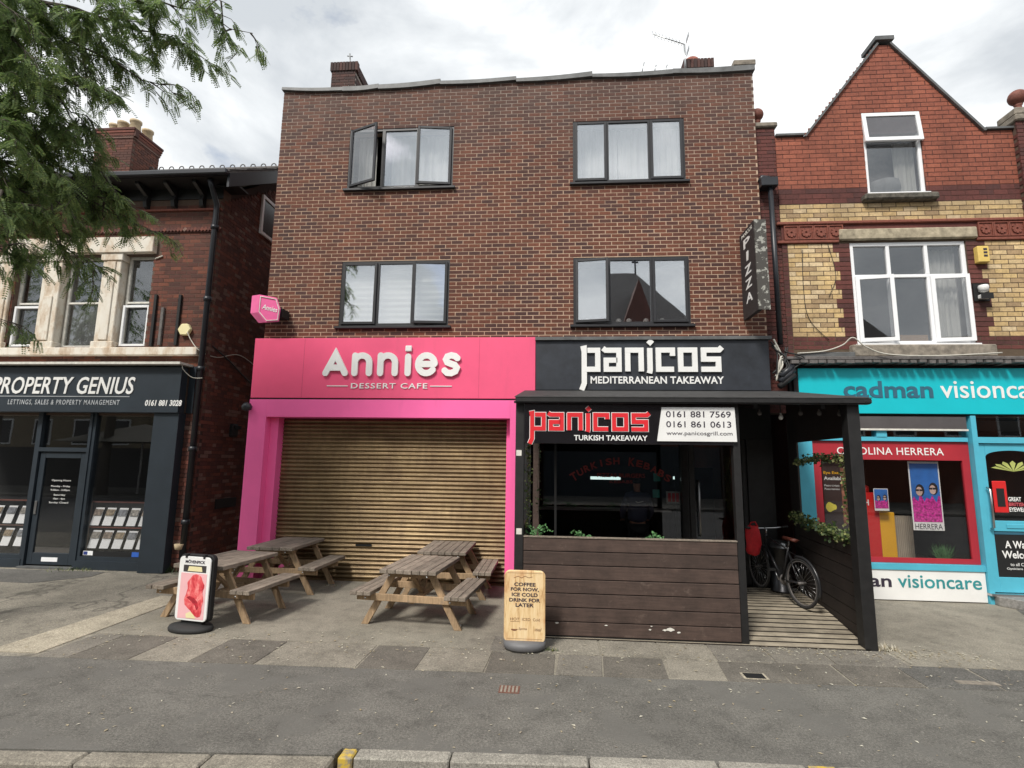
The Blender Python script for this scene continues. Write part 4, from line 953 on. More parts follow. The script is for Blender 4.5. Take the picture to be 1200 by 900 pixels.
# gable copings
MB().prism([(4.71, YR - .05, 8.34), (6.175, YR - .05, 10.235), (6.2, YR - .05, 10.20), (4.75, YR - .05, 8.33)], (0, 0, 0), (0, .4, 0)).build('coping', M['lead'], RB)
MB().prism([(7.945, YR - .05, 8.34), (6.425, YR - .05, 10.235), (6.40, YR - .05, 10.20), (7.9, YR - .05, 8.33)], (0, 0, 0), (0, .4, 0)).build('coping', M['lead'], RB)
bx('coping', M['lead'], RB, 6.13, 6.47, YR - .08, YR + .4, 10.26, 10.34); bx('coping', M['lead'], RB, 4.2, 4.72, YR - .05, YR + .35, 8.362, 8.40); bx('coping', M['lead'], RB, 7.93, 8.41, YR - .05, YR + .35, 8.362, 8.40)
MB().prism([(4.3, .4, 7.4), (4.75, .4, 8.2), (6.3, .4, 10.2), (7.9, .4, 8.2), (8.3, .4, 7.4)], (0, 0, 0), (0, 8, 0)).build('roof', M['slate'], RB)
bx('side_wall', M['brick_plum'], RB, 4.21, 4.4, YR + .31, 9, 0, 7.3); bx('rear_wall', M['brick_plum'], RB, 4.41, XE, 8.8, 9, 0, 7.3)
bx('floor', M['room'], RB, 4.41, XE, .41, 8.7, 3.3, 3.45); bx('room_wall', M['room'], RB, 4.41, XE, 3.0, 3.1, 3.46, 7.3); bx('floor', M['room'], RB, 4.41, 8.3, .41, 2.99, 6.6, 6.7)
# piers with balls
for k, (x0, x1, yb) in enumerate(((3.822, 4.2, .12), (8.41, 8.95, .0))):
    pr_ = bx('pier', M['mortar_left'], RB, x0 + .01, x1 - .01, yb + .01, yb + .4, 4.4 if k else 3.1, 8.5 if k else 8.6)
    brick_field(pr_, M['brick_plum'], x0, x1, 4.4 if k else 3.1, 8.46 if k else 8.56, yb, [], seed=30 + k)
    if k: 
        mb = MB()
        for j in range(52): mb.box(x0 - .0, x0 + .02, yb + .005 + (.1 if j % 2 else 0), yb + .39, 4.4 + j * .075, 4.465 + j * .075)
        mb.build('brickwork', M['brick_plum'], pr_, kind='stuff')
    bx('pier_cap', M['stone'], pr_, x0 - .03, x1 + .05, yb - .05, yb + .45, 8.46 if k else 8.57, 8.58 if k else 8.67, bevel=.02)
    if k: bx('pier_cap', M['stone'], pr_, x0 - .0, x1, yb - .02, yb + .42, 8.582, 8.74, bevel=.03)
    r_ = .125 if k == 0 else .145; zc = 8.98 if k == 0 else 9.06; xc = 3.97 if k == 0 else 8.66
    MB().lathe([(.0, 0)] + [(.10, 0), (.10, .04), (.055, .07), (.05, .14), (.07, .17)] + [(r_ * math.sin(rad(t)), zc - (8.67 if k == 0 else 8.74) - r_ * math.cos(rad(t))) for t in range(20, 181, 16)], (xc, yb + .2, 8.67 if k == 0 else 8.74), 18).build('ball_finial', plain('sooty terracotta', (.17, .058, .04), .75, var=.35, scale=14), pr_)
# windows
def upvc_frame(w, q, mat=None, y0=-.035, y1=.035, name='frame'): bx(name, mat or M['upvc'], w, q[0], q[1], y0, y1, q[2], q[3], bevel=.006)
w = empty('window', (WU[0], YR + .06, WU[2])); w.parent = RB; w['label'] = 'white window in the gable with a tilted top light'
W_, H_ = WU[1] - WU[0], WU[3] - WU[2]
for q in ((0, .06, 0, H_), (W_ - .06, W_, 0, H_), (.06, W_ - .06, 0, .06), (.06, W_ - .06, H_ - .06, H_), (.06, W_ - .06, 1.08, 1.14)): upvc_frame(w, q)
bx('pane', M['glass_dark'], w, .06, W_ - .06, .0, .006, .06, 1.08)
Mx = Matrix.Translation((0, -.05, H_ - .02)) @ Matrix.Rotation(rad(-6), 4, 'X'); mb = MB()
for q in ((.0, .07, -.60, 0), (W_ - .07, W_, -.60, 0), (.07, W_ - .07, -.60, -.53), (.07, W_ - .07, -.07, 0)): mb.box(q[0], q[1], -.02, .02, q[2], q[3], Mx)
mb.build('top_light', M['upvc'], w); MB().box(.07, W_ - .07, -.003, .003, -.53, -.07, Mx).build('pane', M['glass_dark'], w)
bx('sill', M['upvc'], w, -.03, W_ + .03, -.12, -.036, -.03, .01)
w = empty('window', (WL[0], YR + .06, WL[2])); w.parent = RB; w['label'] = 'white six light window with two lower sashes ajar'
W_, H_ = WL[1] - WL[0], WL[3] - WL[2]; zt = 1.27
for q in ((0, .07, 0, H_), (W_ - .07, W_, 0, H_), (.07, W_ - .07, 0, .07), (.07, W_ - .07, H_ - .07, H_), (.07, W_ - .07, zt - .03, zt + .03)): upvc_frame(w, q)
for s_ in (.335, .665):
    upvc_frame(w, (W_ * s_ - .03, W_ * s_ + .03, .07, zt - .03)); upvc_frame(w, (W_ * s_ - .03, W_ * s_ + .03, zt + .03, H_ - .07))
xs = [.07, W_ * .335 - .03, W_ * .335 + .03, W_ * .665 - .03, W_ * .665 + .03, W_ - .07]
for i in range(3):
    a, b = xs[2 * i], xs[2 * i + 1]; bx('pane', M['glass_dark'], w, a, b, 0, .006, zt + .03, H_ - .07)
    if i == 1: bx('pane', M['glass_dark'], w, a, b, 0, .006, .07, zt - .03); continue
    a -= .02; b += .02; hg = a; Mx = Matrix.Translation((hg, -.055, .05)) @ Matrix.Rotation(rad(-10 if i == 0 else -7), 4, 'Z'); mb = MB(); ww = b - a; hh = zt - .03 - .05 + .02
    for q in ((0, .065, 0, hh), (ww - .065, ww, 0, hh), (.065, ww - .065, 0, .065), (.065, ww - .065, hh - .065, hh)): mb.box(q[0], q[1], -.02, .02, q[2], q[3], Mx)
    mb.build('sash', M['upvc'], w); MB().box(.065, ww - .065, -.003, .003, .065, hh - .065, Mx).build('pane', M['glass_dark'], w)
bx('sill', M['upvc'], w, -.03, W_ + .03, -.13, -.036, -.04, .01)
curtain(6.42, 6.78, 7.2, 8.28, .32, M['curtain'], 16, label='pale curtain at the right of the gable window')
curtain(6.85, 7.33, 4.38, 6.15, .34, M['curtain'], 20, label='pale curtain in the right light of the six light window')
bx('cardboard_box', plain('cardboard', (.42, .26, .13), .9), None, 6.25, 6.72, .3, .5, 4.36, 4.54, label='cardboard box behind the middle pane of the six light window', cat='box')
MB().lathe([(0, 0), (.2, 0), (.3, .2), (.28, .35), (.1, .4), (0, .41)], (6.3, .5, 7.2), 14).build('cushion', M['net'], label='grey rounded cushion behind the gable window', cat='cushion')
# wall furniture
yb = empty('alarm_box', (7.62, YR, 5.95), 'yellow alarm box with dark print on the yellow brick wall', 'alarm')
p = at(1153, 297, YR - .1); yb.location = (p.x, YR, p.z)
bx('cover', M['yellow_alarm'], yb, -.10, .09, -.11, 0, -.16, .14, bevel=.012)
for z in (-.06, 0, .06): bx('print', M['textdark'], yb, -.01, .05, -.115, -.11, z, z + .035)
p = at(1154, 341, YR - .1); cl = empty('security_light', (p.x, YR, p.z), 'white and black security light below the yellow alarm box', 'lamp')
bx('back_plate', M['black'], cl, -.13, .13, -.03, 0, -.16, .16); MB().lathe([(0, -.10), (.07, -.08), (.08, 0), (.07, .03)], (.0, -.08, .08), 12).build('dome', M['white'], cl); bx('lamp_head', M['white'], cl, -.08, .09, -.14, -.035, -.13, -.06, bevel=.01); bx('bezel', M['black'], cl, -.1, .1, -.15, -.14, -.15, -.04)
# ledge over the shop
bx('ledge', M['slate'], RB, 4.05, XE, -.16, YR, 4.0, 4.06, bevel=.01)
mb = MB(); x = 4.1
while x < XE: mb.box(x, x + R.uniform(.09, .14), -.22, .05, 3.935 + R.uniform(-.012, .012), 3.99 + R.uniform(-.008, .0)); x += .15
mb.build('ledge_tiles', M['slate'], RB, kind='stuff')
bx('ledge_flashing', M['lead'], RB, 4.3, 5.23, -.1, YR - .001, 4.062, 4.15, bevel=.01)
bx('shop_beam', M['black'], RB, 4.15, XE, .04, .3, 3.06, 3.93)
# sign
S4 = empty('fascia_sign', (0, 0, 0), 'turquoise fascia sign reading cadman visioncare', 'sign')
bx('panel', M['turq_sign'], S4, 4.28, XE, -.02, .03, 3.085, 3.875, bevel=.004)
bx('end_cap', M['black'], S4, 4.2, 4.279, -.02, .03, 3.085, 3.875)
def tight(s, x0, x1, zbase, xh, Y, mat, parent, bold=0, ext=.006, descender=0, ascender=.55):
    return txt(s, x0, x1, zbase - descender * xh, zbase + xh * (1 + ascender), Y, mat, parent, bold=bold, ext=ext)
tight('cadman', 5.02, 6.49, 3.355, .19, -.022, M['textgrey'], S4, bold=.022)
tight('visioncare', 6.61, 8.42, 3.355, .19, -.022, M['white'], S4, bold=.006)
# shopfront
bx('shop_pilaster', M['turq'], RB, 4.2, 4.46, .02, .3, 0, 2.95)
bx('shutter_box', M['steel'], RB, 4.47, 7.02, .03, .3, 2.80, 3.05, bevel=.01); bx('shutter_box_lip', M['offwhite'], RB, 4.47, 7.02, .01, .03, 2.80, 2.83)
bx('transom', M['turq'], RB, 4.47, 7.03, .06, .2, 2.62, 2.69); bx('transom_light', M['shopglass'], RB, 4.47, 7.03, .12, .13, 2.69, 2.80); bx('transom_post', M['turq'], RB, 5.55, 5.72, .05, .2, 2.69, 2.80)
for q, nm in (((4.465, 4.62, .6, 2.615), 'red_border'), ((6.93, 7.05, .6, 2.615), 'red_border'), ((4.62, 6.93, 2.30, 2.615), 'red_border'), ((4.62, 6.93, .6, .68), 'red_border')):
    bx(nm, M['red'], RB, q[0], q[1], .1, .14, q[2], q[3])
bx('shop_window', M['shopglass'], RB, 4.62, 6.93, .125, .133, .68, 2.30)
txt('CAROLINA HERRERA', 4.90, 6.645, 2.385, 2.51, .098, M['white'], RB, ext=.002, bold=.004, space=1.05)
bx('rail', M['turq'], RB, 4.46, 7.08, .02, .2, .5, .595); bx('door_post', M['turq'], RB, 7.062, 7.145, .0, .3, 0, 3.06)
S5 = empty('stallriser_sign', (0, 0, 0), 'white low board reading cadman visioncare below the red window', 'sign')
bx('panel', M['white'], S5, 4.46, 7.055, .04, .2, .015, .497, bevel=.004)
tight('cadman', 4.42, 5.58, .215, .13, .038, M['textdark'], S5, bold=.02, ext=.003)
tight('visioncare', 5.68, 6.98, .215, .13, .038, M['texttq'], S5, bold=.01, ext=.003)
dr = empty('door', (7.15, .06, 0)); dr.parent = RB; dr['label'] = 'turquoise shop door with arched glass'
bx('door_frame', M['turq'], dr, 0, 1.6, -.04, .08, 2.60, 2.70); bx('transom_pane', M['shopglass'], dr, 0, 1.6, .02, .03, 2.70, 3.06)
for q in ((.0, .13, .18, 2.59), (.95, 1.08, .18, 2.59), (.13, .95, .18, .42), (.13, .95, 1.15, 1.32)): bx('door_rail', M['turq'], dr, q[0], q[1], 0, .05, q[2], q[3], bevel=.005)
arch = [(.13, 0, 2.59), (.13, 0, 2.38)] + [(.54 - .41 * math.cos(rad(t)), 0, 2.38 + .10 * math.sin(rad(t))) for t in range(0, 181, 15)] + [(.95, 0, 2.38), (.95, 0, 2.59)]
MB().prism(arch, (0, 0, 0), (0, .05, 0)).build('door_rail', M['turq'], dr)
bx('pane', M['shopglass'], dr, .13, .95, .02, .028, 1.32, 2.48); bx('panel', M['black'], dr, .13, .95, .012, .03, .42, 1.15)
bx('letter_slot', M['turq'], dr, .33, .63, -.012, .0, 1.20, 1.27, bevel=.005)
MB().tube([(.07, -.03, 1.86), (.07, -.09, 1.83), (.07, -.09, 1.22), (.07, -.03, 1.19)], .018, 8).build('handle', M['steel'], dr)
txt('A Warm', .28, .74, .88, 1.0, .008, M['white'], dr, ext=.002, bold=.02); txt('Welcome', .22, .80, .72, .84, .008, M['white'], dr, ext=.002, bold=.02)
txt('to all Cadman', .33, .72, .60, .65, .008, M['white'], dr, ext=.002); txt('Opticians customers', .27, .80, .53, .575, .008, M['white'], dr, ext=.002)
txt('GREAT', .42, .62, 1.64, 1.71, .016, M['white'], dr, ext=.002, bold=.02); txt('BRITISH', .42, .68, 1.56, 1.62, .016, plain('pink print', (.6, .1, .12)), dr, ext=.002, bold=.02); txt('EYEWEAR', .42, .72, 1.47, 1.54, .016, M['white'], dr, ext=.002, bold=.02)
bx('notice_strip', M['textgrey'], dr, .13, .95, .006, .011, 1.10, 1.14); bx('step', M['steel'], dr, -.1, 1.2, -.12, .0, .14, .175)
pbx = empty('phone_box_sticker', (7.33, .072, 1.45), 'red telephone box picture on the turquoise door', 'sticker')
bx('box', M['redbright'], pbx, 0, .22, -.02, .0, 0, .52, bevel=.03); bx('window', M['black'], pbx, .05, .17, -.024, -.02, .1, .4)
lf = MB()
for k in range(7):
    a0 = rad(15 + 25 * k); lf.add([(7.69, .055, 2.13), (7.69 + .30 * math.cos(a0 - .16), .055, 2.17 + .10 * math.sin(a0 - .16)), (7.69 + .36 * math.cos(a0), .055, 2.15 + .16 * math.sin(a0)), (7.69 + .30 * math.cos(a0 + .16), .055, 2.17 + .10 * math.sin(a0 + .16))], [(0, 1, 2, 3)])
lf.build('leaf_decal', plain('lime decal', (.42, .46, .13)), label='yellow green fan shaped decal at the top of the turquoise door', cat='sticker')
stp = empty('entrance_step', (0, 0, 0), 'grey chequer metal step outside the turquoise door', 'step')
sm = plain('tread plate', (.26, .25, .235), .6, .2, var=.35, scale=30, bump=.6)
MB().prism([(7.12, .0, 0), (7.12, -.1, 0), (7.3, -.34, 0), (9, -.34, 0), (9, .0, 0)], (0, 0, 0), (0, 0, .145)).build('tread', sm, stp, bevel=.008)
# shop interior
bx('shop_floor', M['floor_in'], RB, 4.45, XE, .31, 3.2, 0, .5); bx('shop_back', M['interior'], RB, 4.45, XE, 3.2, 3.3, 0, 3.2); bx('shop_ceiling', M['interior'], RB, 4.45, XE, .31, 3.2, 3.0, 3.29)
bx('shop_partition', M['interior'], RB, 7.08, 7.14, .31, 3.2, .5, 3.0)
Y = .38
def card(name, px0, px1, py0, py1, Y, mat, label, cat, dy=.02, parent=None):
    a = at(px0, py1, Y); b = at(px1, py0, Y); return bx(name, mat, parent, a.x, b.x, Y, Y + dy, a.z, b.z, label=label, cat=cat)
rt = empty('display_totem', (0, 0, 0), 'bright red totem with a white emblem in the optician window', 'display'); a = at(1018, 655, .5)
bx('column', M['redbright'], rt, 4.9 + .56, 5.42 + .33, .5, .8, .5, 1.72, bevel=.01); txt('H', 5.50, 5.58, 1.5, 1.6, .499, M['white'], rt, ext=.003, bold=.02); MB().lathe([(0, 0), (.12, 0), (.12, .1), (.06, .14), (0, .14)], (5.55, .65, 1.72), 14).build('cap', M['redbright'], rt)
at_ = empty('display_totem', (0, 0, 0), 'amber yellow totem beside the red one in the optician window', 'display'); bx('column', M['amber'], at_, 5.76, 6.03, .55, .8, .5, 1.38, bevel=.01)
bs = empty('display_screen', (0, 0, 0), 'beige ribbed panel behind the amber totem', 'display'); bx('backing', M['beige'], bs, 6.05, 6.5, .85, .9, .5, 1.3)
for k in range(14): bx('rib', M['beige'], bs, 6.055 + k * .032, 6.075 + k * .032, .835, .849, .5, 1.3)
def poster(x0, x1, z0, z1, Y, label, sc=1.0, base=.12):
    P = empty('poster', (0, 0, 0), label, 'poster'); w_ = x1 - x0; h_ = z1 - z0; bx('sheet', M['white'], P, x0, x1, Y, Y + .006, z0, z1)
    a, b, c, d = x0 + w_ * .04, x1 - w_ * .04, z0 + h_ * base, z1 - h_ * .03
    bx('blue_print', POST[0], P, a, b, Y - .002, Y - .0005, c, d)
    n = 14; fl = [(a, Y - .003, c)] + [(b, Y - .003, c)] + [(b - (b - a) * k / n, Y - .003, c + (d - c) * (.40 + .05 * math.sin(k * 2.1) + .03 * math.cos(k * 1.3))) for k in range(n + 1)]
    MB().prism(fl, (0, 0, 0), (0, .0008, 0)).build('flower_print', POST[1], P)
    for cx_, cz_ in ((.27, .52), (.75, .55)):
        X = a + (b - a) * cx_; Z = c + (d - c) * cz_; r_ = w_ * .135
        for rr_, mt, dy, dx, dz in ((1.35, 2, 0, .2, .25), (1.0, 3, .0008, 0, 0)):
            MB().prism([(X + dx * r_ + r_ * rr_ * .8 * math.cos(rad(t)), Y - .0045 - dy, Z + dz * r_ + r_ * rr_ * 1.15 * math.sin(rad(t))) for t in range(0, 360, 30)], (0, 0, 0), (0, .0005, 0)).build('portrait_print', POST[mt], P)
        for s_ in (-1, 1): bx('glasses_print', POST[2], P, X + s_ * r_ * .42 - r_ * .38, X + s_ * r_ * .42 + r_ * .36, Y - .007, Y - .0062, Z + r_ * .05, Z + r_ * .5)
    return P
POST = [plain('poster blue', (.03, .16, .5), .5, var=.3), plain('poster flowers', (.55, .03, .28), .6, var=.8, scale=28), plain('poster black', (.02, .02, .02), .5), plain('poster skin', (.6, .42, .36), .6)]
p_ = poster(6.12, 6.62, 1.12, 2.28, .22, 'tall hanging poster of two faces in sunglasses above pink flowers'); txt('HERRERA', 6.15, 6.59, 1.14, 1.23, .218, M['textdark'], p_, ext=.001)
poster(5.62, 5.86, 1.42, 1.80, .40, 'small leaning poster on top of the amber totem', base=.1)
mb = MB()
for k in range(150):
    a = R.uniform(-1, 1); x_ = 6.66 + R.uniform(-.07, .07); y_ = .36 + R.uniform(-.04, .04); tip = Vector((x_ + a * .18, y_ + R.uniform(-.1, .1), .5 + R.uniform(.2, .42))); mid = Vector((x_ + a * .06, y_, .5 + .15))
    mb.add([(x_ - .006, y_, .5), (x_ + .006, y_, .5), mid + Vector((.006, 0, 0)), mid - Vector((.006, 0, 0)), tip], [(0, 1, 2, 3), (3, 2, 4)])
mb.build('potted_grass', M['herb'], label='bright green tuft of ornamental grass in the optician window', cat='plant')
yn = empty('window_poster', (0, 0, 0), 'dark eye examination poster at the left of the optician window', 'poster')
bx('sheet', plain('dark poster', (.045, .03, .028), .4), yn, 4.68, 5.25, .2, .206, .95, 2.25); bx('portrait', plain('poster brown', (.28, .11, .07), .6, var=.7, scale=7), yn, 4.98, 5.22, .196, .1995, 1.2, 2.15)
txt('Eye Exams', 4.70, 5.05, 2.03, 2.09, .199, M['amber'], yn, ext=.001, bold=.02); txt('Available', 4.70, 5.03, 1.94, 2.0, .199, M['white'], yn, ext=.001, bold=.02)
txt('Please contact', 4.70, 4.95, 1.83, 1.865, .199, M['white'], yn, ext=.001); txt('Please mention', 4.70, 4.95, 1.77, 1.805, .199, M['white'], yn, ext=.001)
MB().prism([(4.74 + .09 * math.cos(rad(t)) + .0, .197, 1.48 + .075 * math.sin(rad(t)) * (1 + .25 * math.cos(rad(3 * t)))) for t in range(0, 360, 20)], (.05, 0, 0), (0, .002, 0)).build('flower_note', plain('yellow note', (.75, .65, .08)), yn)
# rainwater pipe between the buildings
rp = empty('drainpipe', (0, 0, 0), 'dark square hopper and pipe between the brown and gabled buildings', 'drainpipe')
a = at(901, 214, -.05); bx('hopper', M['iron'], rp, a.x - .16, a.x + .14, -.13, .11, a.z - .09, a.z + .08, bevel=.01)
MB().tube([(a.x + .03, -.03, a.z - .08), (a.x + .04, -.03, 4.3)], .045, 10).build('pipe', M['iron'], rp)
MB().tube([(3.83, -.02, a.z + .04), (3.86, -.02, a.z + .12), (a.x + .02, -.02, a.z + .10)], .05, 8).build('offset_pipe', M['iron'], rp)
# tangle of cables and ducts at the junction
for i in range(9):
    x_ = 3.86 + R.uniform(0, .3); pts = [(x_ - .06, -.12 + R.uniform(-.06, .05), 4.28 + R.uniform(-.1, .1)), (x_ + R.uniform(-.12, .1), -.16, 4.1 + R.uniform(-.1, .1)), (x_ + R.uniform(-.1, .2), -.2, 3.95 + R.uniform(-.1, .1)), (3.85 + R.uniform(-.05, .15), -.14, 3.7 + R.uniform(-.12, .1))]
    cable(pts, R.uniform(.008, .02), M['cable'] if i % 3 else M['wcable'], ('black' if i % 3 else 'pale') + ' cable in the tangle between the black and turquoise signs, ' + ['uppermost pale loop', 'leftmost strand', 'second strand from left', 'middle pale loop', 'middle strand', 'strand right of the middle', 'lowest pale loop', 'strand nearest the turquoise sign', 'lowest strand'][i])
for i in range(3):
    MB().tube([(3.88 + i * .02, -.2, 3.52 + i * .09), (4.16, -.15, 3.74 + i * .09)], .05, 9).build('duct', M['iron'] if i else M['black'], label='black plastic duct end beside the turquoise sign, ' + ['lowest', 'middle', 'topmost'][i] + ' of three', cat='duct')
cable([(4.25, -.12, 4.12), (4.7, -.12, 4.16), (5.0, -.14, 4.26), (5.15, -.2, 4.38), (5.35, -.2, 4.22), (5.7, -.22, 4.08), (6.5, -.24, 4.05), (7.5, -.24, 4.1)], .012, M['wcable'], 'pale cable draped over the ledge below the white window')
cable([(4.55, YR - .02, 6.1), (4.52, YR - .02, 5.4), (4.58, YR - .02, 4.8), (4.9, YR - .02, 4.4)], .006, M['cable'], 'thin black cable hanging on the yellow brick left of the window')
cable([(4.9, YR - .02, 6.7), (5.0, YR - .02, 6.2), (5.1, YR - .02, 5.6), (4.95, YR - .02, 5.2)], .005, M['cable'], 'thin black cable crossing the rosette tiles')


# ================================================================== TAKEAWAY SHOP BEHIND THE TERRACE (parts of the brown building)
tw = empty('takeaway_shopfront', (0, 0, 0)); tw.parent = mainb
BLK = M['black']
bx('stall_riser', M['black_wood'], tw, -.61, 2.30, .04, .2, 0, .75); bx('head', BLK, tw, -.61, 3.80, .04, .2, 2.62, 3.28)
for a, b in ((-.61, -.42), (2.24, 2.36), (3.36, 3.80)): bx('post', M['black_wood'], tw, a, b, .03, .2, .0 if b > 2 else .751, 2.619)
bx('post', BLK, tw, .02, .06, .05, .12, .751, 2.619)
bx('window_pane', M['shopglass'], tw, -.41, 2.235, .10, .108, .752, 2.615)
bx('door_rail', M['black_wood'], tw, 2.37, 2.44, .06, .12, .17, 2.61); bx('door_rail', M['black_wood'], tw, 3.28, 3.35, .06, .12, .17, 2.61); bx('door_rail', M['black_wood'], tw, 2.44, 3.28, .06, .12, .17, .4); bx('door_pane', M['shopglass'], tw, 2.441, 3.279, .08, .088, .401, 2.609)
MB().tube([(2.52, .05, 1.9), (2.52, .0, 1.86), (2.52, .0, 1.0), (2.52, .05, .96)], .014, 6).build('door_handle', M['steel'], tw)
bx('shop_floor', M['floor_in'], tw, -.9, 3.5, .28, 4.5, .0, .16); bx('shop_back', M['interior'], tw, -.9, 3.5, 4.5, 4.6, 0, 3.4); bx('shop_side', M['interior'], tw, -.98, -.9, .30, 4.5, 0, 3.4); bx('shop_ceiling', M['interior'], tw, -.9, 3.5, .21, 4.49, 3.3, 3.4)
dk = plain('dim red lettering', (.22, .02, .015), .5)
word = 'TURKISH KEBABS'
for i, ch in enumerate(word):
    if ch == ' ': continue
    t = i / (len(word) - 1); ang = rad(38 - 76 * t); cx_, cz_, rr_ = 1.19, .86, 1.36
    x_ = cx_ - rr_ * math.sin(ang) * .98; z_ = cz_ + rr_ * math.cos(ang)
    sz = .15 if i in (0, 8) else .12
    txt(ch, -.055 if ch != 'I' else -.015, .055 if ch != 'I' else .015, -sz / 2, sz / 2, 0, dk, tw, bold=.03, ext=.001, name='letter', xf=Matrix.Translation((x_, .098, z_)) @ Matrix.Rotation(-ang * .8, 4, 'Y'))
txt('PIZZAS BURGERS', .78, 1.62, 1.93, 2.0, .098, dk, tw, ext=.001, bold=.01); txt('KEBABS', 1.0, 1.4, 1.83, 1.88, .098, dk, tw, ext=.001)
ct = empty('counter', (0, 0, 0), 'dark serving counter inside the takeaway', 'counter'); bx('cabinet', BLK, ct, -.5, 2.6, 2.9, 3.4, .16, 1.1); bx('worktop', M['steel'], ct, -.55, 2.65, 2.85, 3.45, 1.1, 1.14)
em = bpy.data.materials.new('lit tube'); em.use_nodes = True; b_ = em.node_tree.nodes['Principled BSDF']; b_.inputs['Emission Color'].default_value = (.75, 1, .95, 1); b_.inputs['Emission Strength'].default_value = .7
for i, (p0_, p1_) in enumerate(((692, 727), (789, 818))):
    a = at(p0_, 560, 3.6); b = at(p1_, 562, 3.6); MB().tube([a, (b.x, 3.6, a.z)], .035, 8).build('strip_light', em, label=['left lit strip light inside the takeaway', 'right lit strip light inside the takeaway'][i], cat='lamp')
fr = empty('drinks_fridge', (0, 0, 0), 'tall dark glass door fridge inside the takeaway', 'fridge'); bx('cabinet', BLK, fr, 2.75, 3.4, 2.2, 2.9, .16, 2.1); bx('door_frame', M['slate'], fr, 2.78, 2.82, 2.17, 2.2, .3, 2.0)
mn = empty('menu_board', (0, 0, 0), 'small menu sheet stuck inside the takeaway window', 'notice'); a = at(781, 590, .2); b = at(799, 576, .2); bx('sheet', M['net'], mn, a.x, b.x, .2, .204, a.z, b.z)
for i in range(3): bx('picture', M['redbag'], mn, a.x + .03 + i * .07, a.x + .08 + i * .07, .195, .199, a.z + .03, b.z - .03)
tg = plain('teal poster', (.02, .22, .19), .5)
for i, (x_, y_) in enumerate(((770, 559), (769, 578))): a = at(x_ - 4, y_ + 5, .2); bx('sticker', tg, None, a.x, a.x + .12, .2, .204, a.z, a.z + .14, label=['upper teal sticker in the takeaway window', 'lower teal sticker in the takeaway window'][i], cat='sticker')
# person inside, seen from behind
def skinmesh(name, mat, verts, edges, radii, parent, root=0, sub=2):
    me = bpy.data.meshes.new(name); me.from_pydata(verts, edges, []); me.materials.append(mat)
    o = link(name, me, parent); sk = o.modifiers.new('skin', 'SKIN'); sk.use_smooth_shade = True
    for i, r_ in enumerate(radii): me.skin_vertices[0].data[i].radius = (r_, r_) if isinstance(r_, (int, float)) else r_
    me.skin_vertices[0].data[root].use_root = True
    sb = o.modifiers.new('sub', 'SUBSURF'); sb.levels = sub; sb.render_levels = sub; return o
pp = at(747, 600, .75)
PN = empty('person', (pp.x, .75, .16), 'person in a dark navy hoodie standing at the counter with their back turned', 'person')
V = [(0, 0, .95), (0, .0, 1.12), (0, .01, 1.34), (0, .0, 1.46), (0, .01, 1.54), (0, .03, 1.64), (0, .03, 1.70),
     (.17, 0, 1.40), (.25, .03, 1.14), (.22, .20, .96), (-.17, 0, 1.40), (-.26, .03, 1.14), (-.24, .20, .97),
     (.10, 0, .86), (.11, .02, .48), (.11, 0, .06), (.12, .14, .03), (-.10, 0, .86), (-.11, .02, .48), (-.11, 0, .06), (-.12, .14, .03),
     (.21, .29, .95), (-.23, .29, .96)]
Ed = [(0, 1), (1, 2), (2, 3), (3, 4), (4, 5), (5, 6), (2, 7), (7, 8), (8, 9), (9, 21), (2, 10), (10, 11), (11, 12), (12, 22), (0, 13), (13, 14), (14, 15), (15, 16), (0, 17), (17, 18), (18, 19), (19, 20)]
Rd = [(.12, .09), (.12, .085), (.13, .08), .06, .058, (.078, .095), (.07, .085), .062, .045, .032, .062, .045, .032, .07, .055, .042, .035, .07, .055, .042, .035, .03, .03]
skinmesh('body', M['skin'], V, Ed, Rd, PN)
skinmesh('hoodie', M['hoodie'], [(0, 0, .90), (0, 0, 1.12), (0, .01, 1.34), (0, -.02, 1.46), (0, -.03, 1.5), (.18, 0, 1.40), (.26, .02, 1.14), (.22, .18, .98), (-.18, 0, 1.40), (-.27, .02, 1.14), (-.24, .18, .99)], [(0, 1), (1, 2), (2, 3), (3, 4), (2, 5), (5, 6), (6, 7), (2, 8), (8, 9), (9, 10)], [(.215, .165), (.2, .15), (.2, .135), (.11, .1), (.09, .08), .088, .068, .055, .088, .068, .055], PN)
skinmesh('trousers', M['trouser'], [(0, 0, .93), (.10, 0, .84), (.11, .02, .48), (.11, 0, .08), (-.10, 0, .84), (-.11, .02, .48), (-.11, 0, .08)], [(0, 1), (1, 2), (2, 3), (0, 4), (4, 5), (5, 6)], [(.19, .14), .11, .08, .07, .1, .08, .07], PN)
skinmesh('hair', M['hair'], [(0, .0, 1.62), (0, .01, 1.70), (0, .02, 1.745)], [(0, 1), (1, 2)], [(.082, .085), (.085, .098), (.06, .07)], PN)
for s_ in (-1, 1):
    for k in range(5):
        bx_, by_ = s_ * (.225 if s_ > 0 else .235), .33; off = (k - 2) * .018
        skinmesh('finger', M['skin'], [(bx_ + off * .7, by_ - .02, .95), (bx_ + off, by_ + (.035 if k != 4 else .01), .935), (bx_ + off * 1.15, by_ + (.06 if k != 4 else .03), .915)], [(0, 1), (1, 2)], [.011, .009, .007], PN, sub=1)
sw_ = MB(); stroke(sw_, [(-.02, 0), (.02, -.018), (.12, .005)], .014, -.001, .001, 'flat'); sw_.build('back_print', M['textgy'], PN, label='small pale print between the shoulders').location = (-.03, -.142, 1.32)

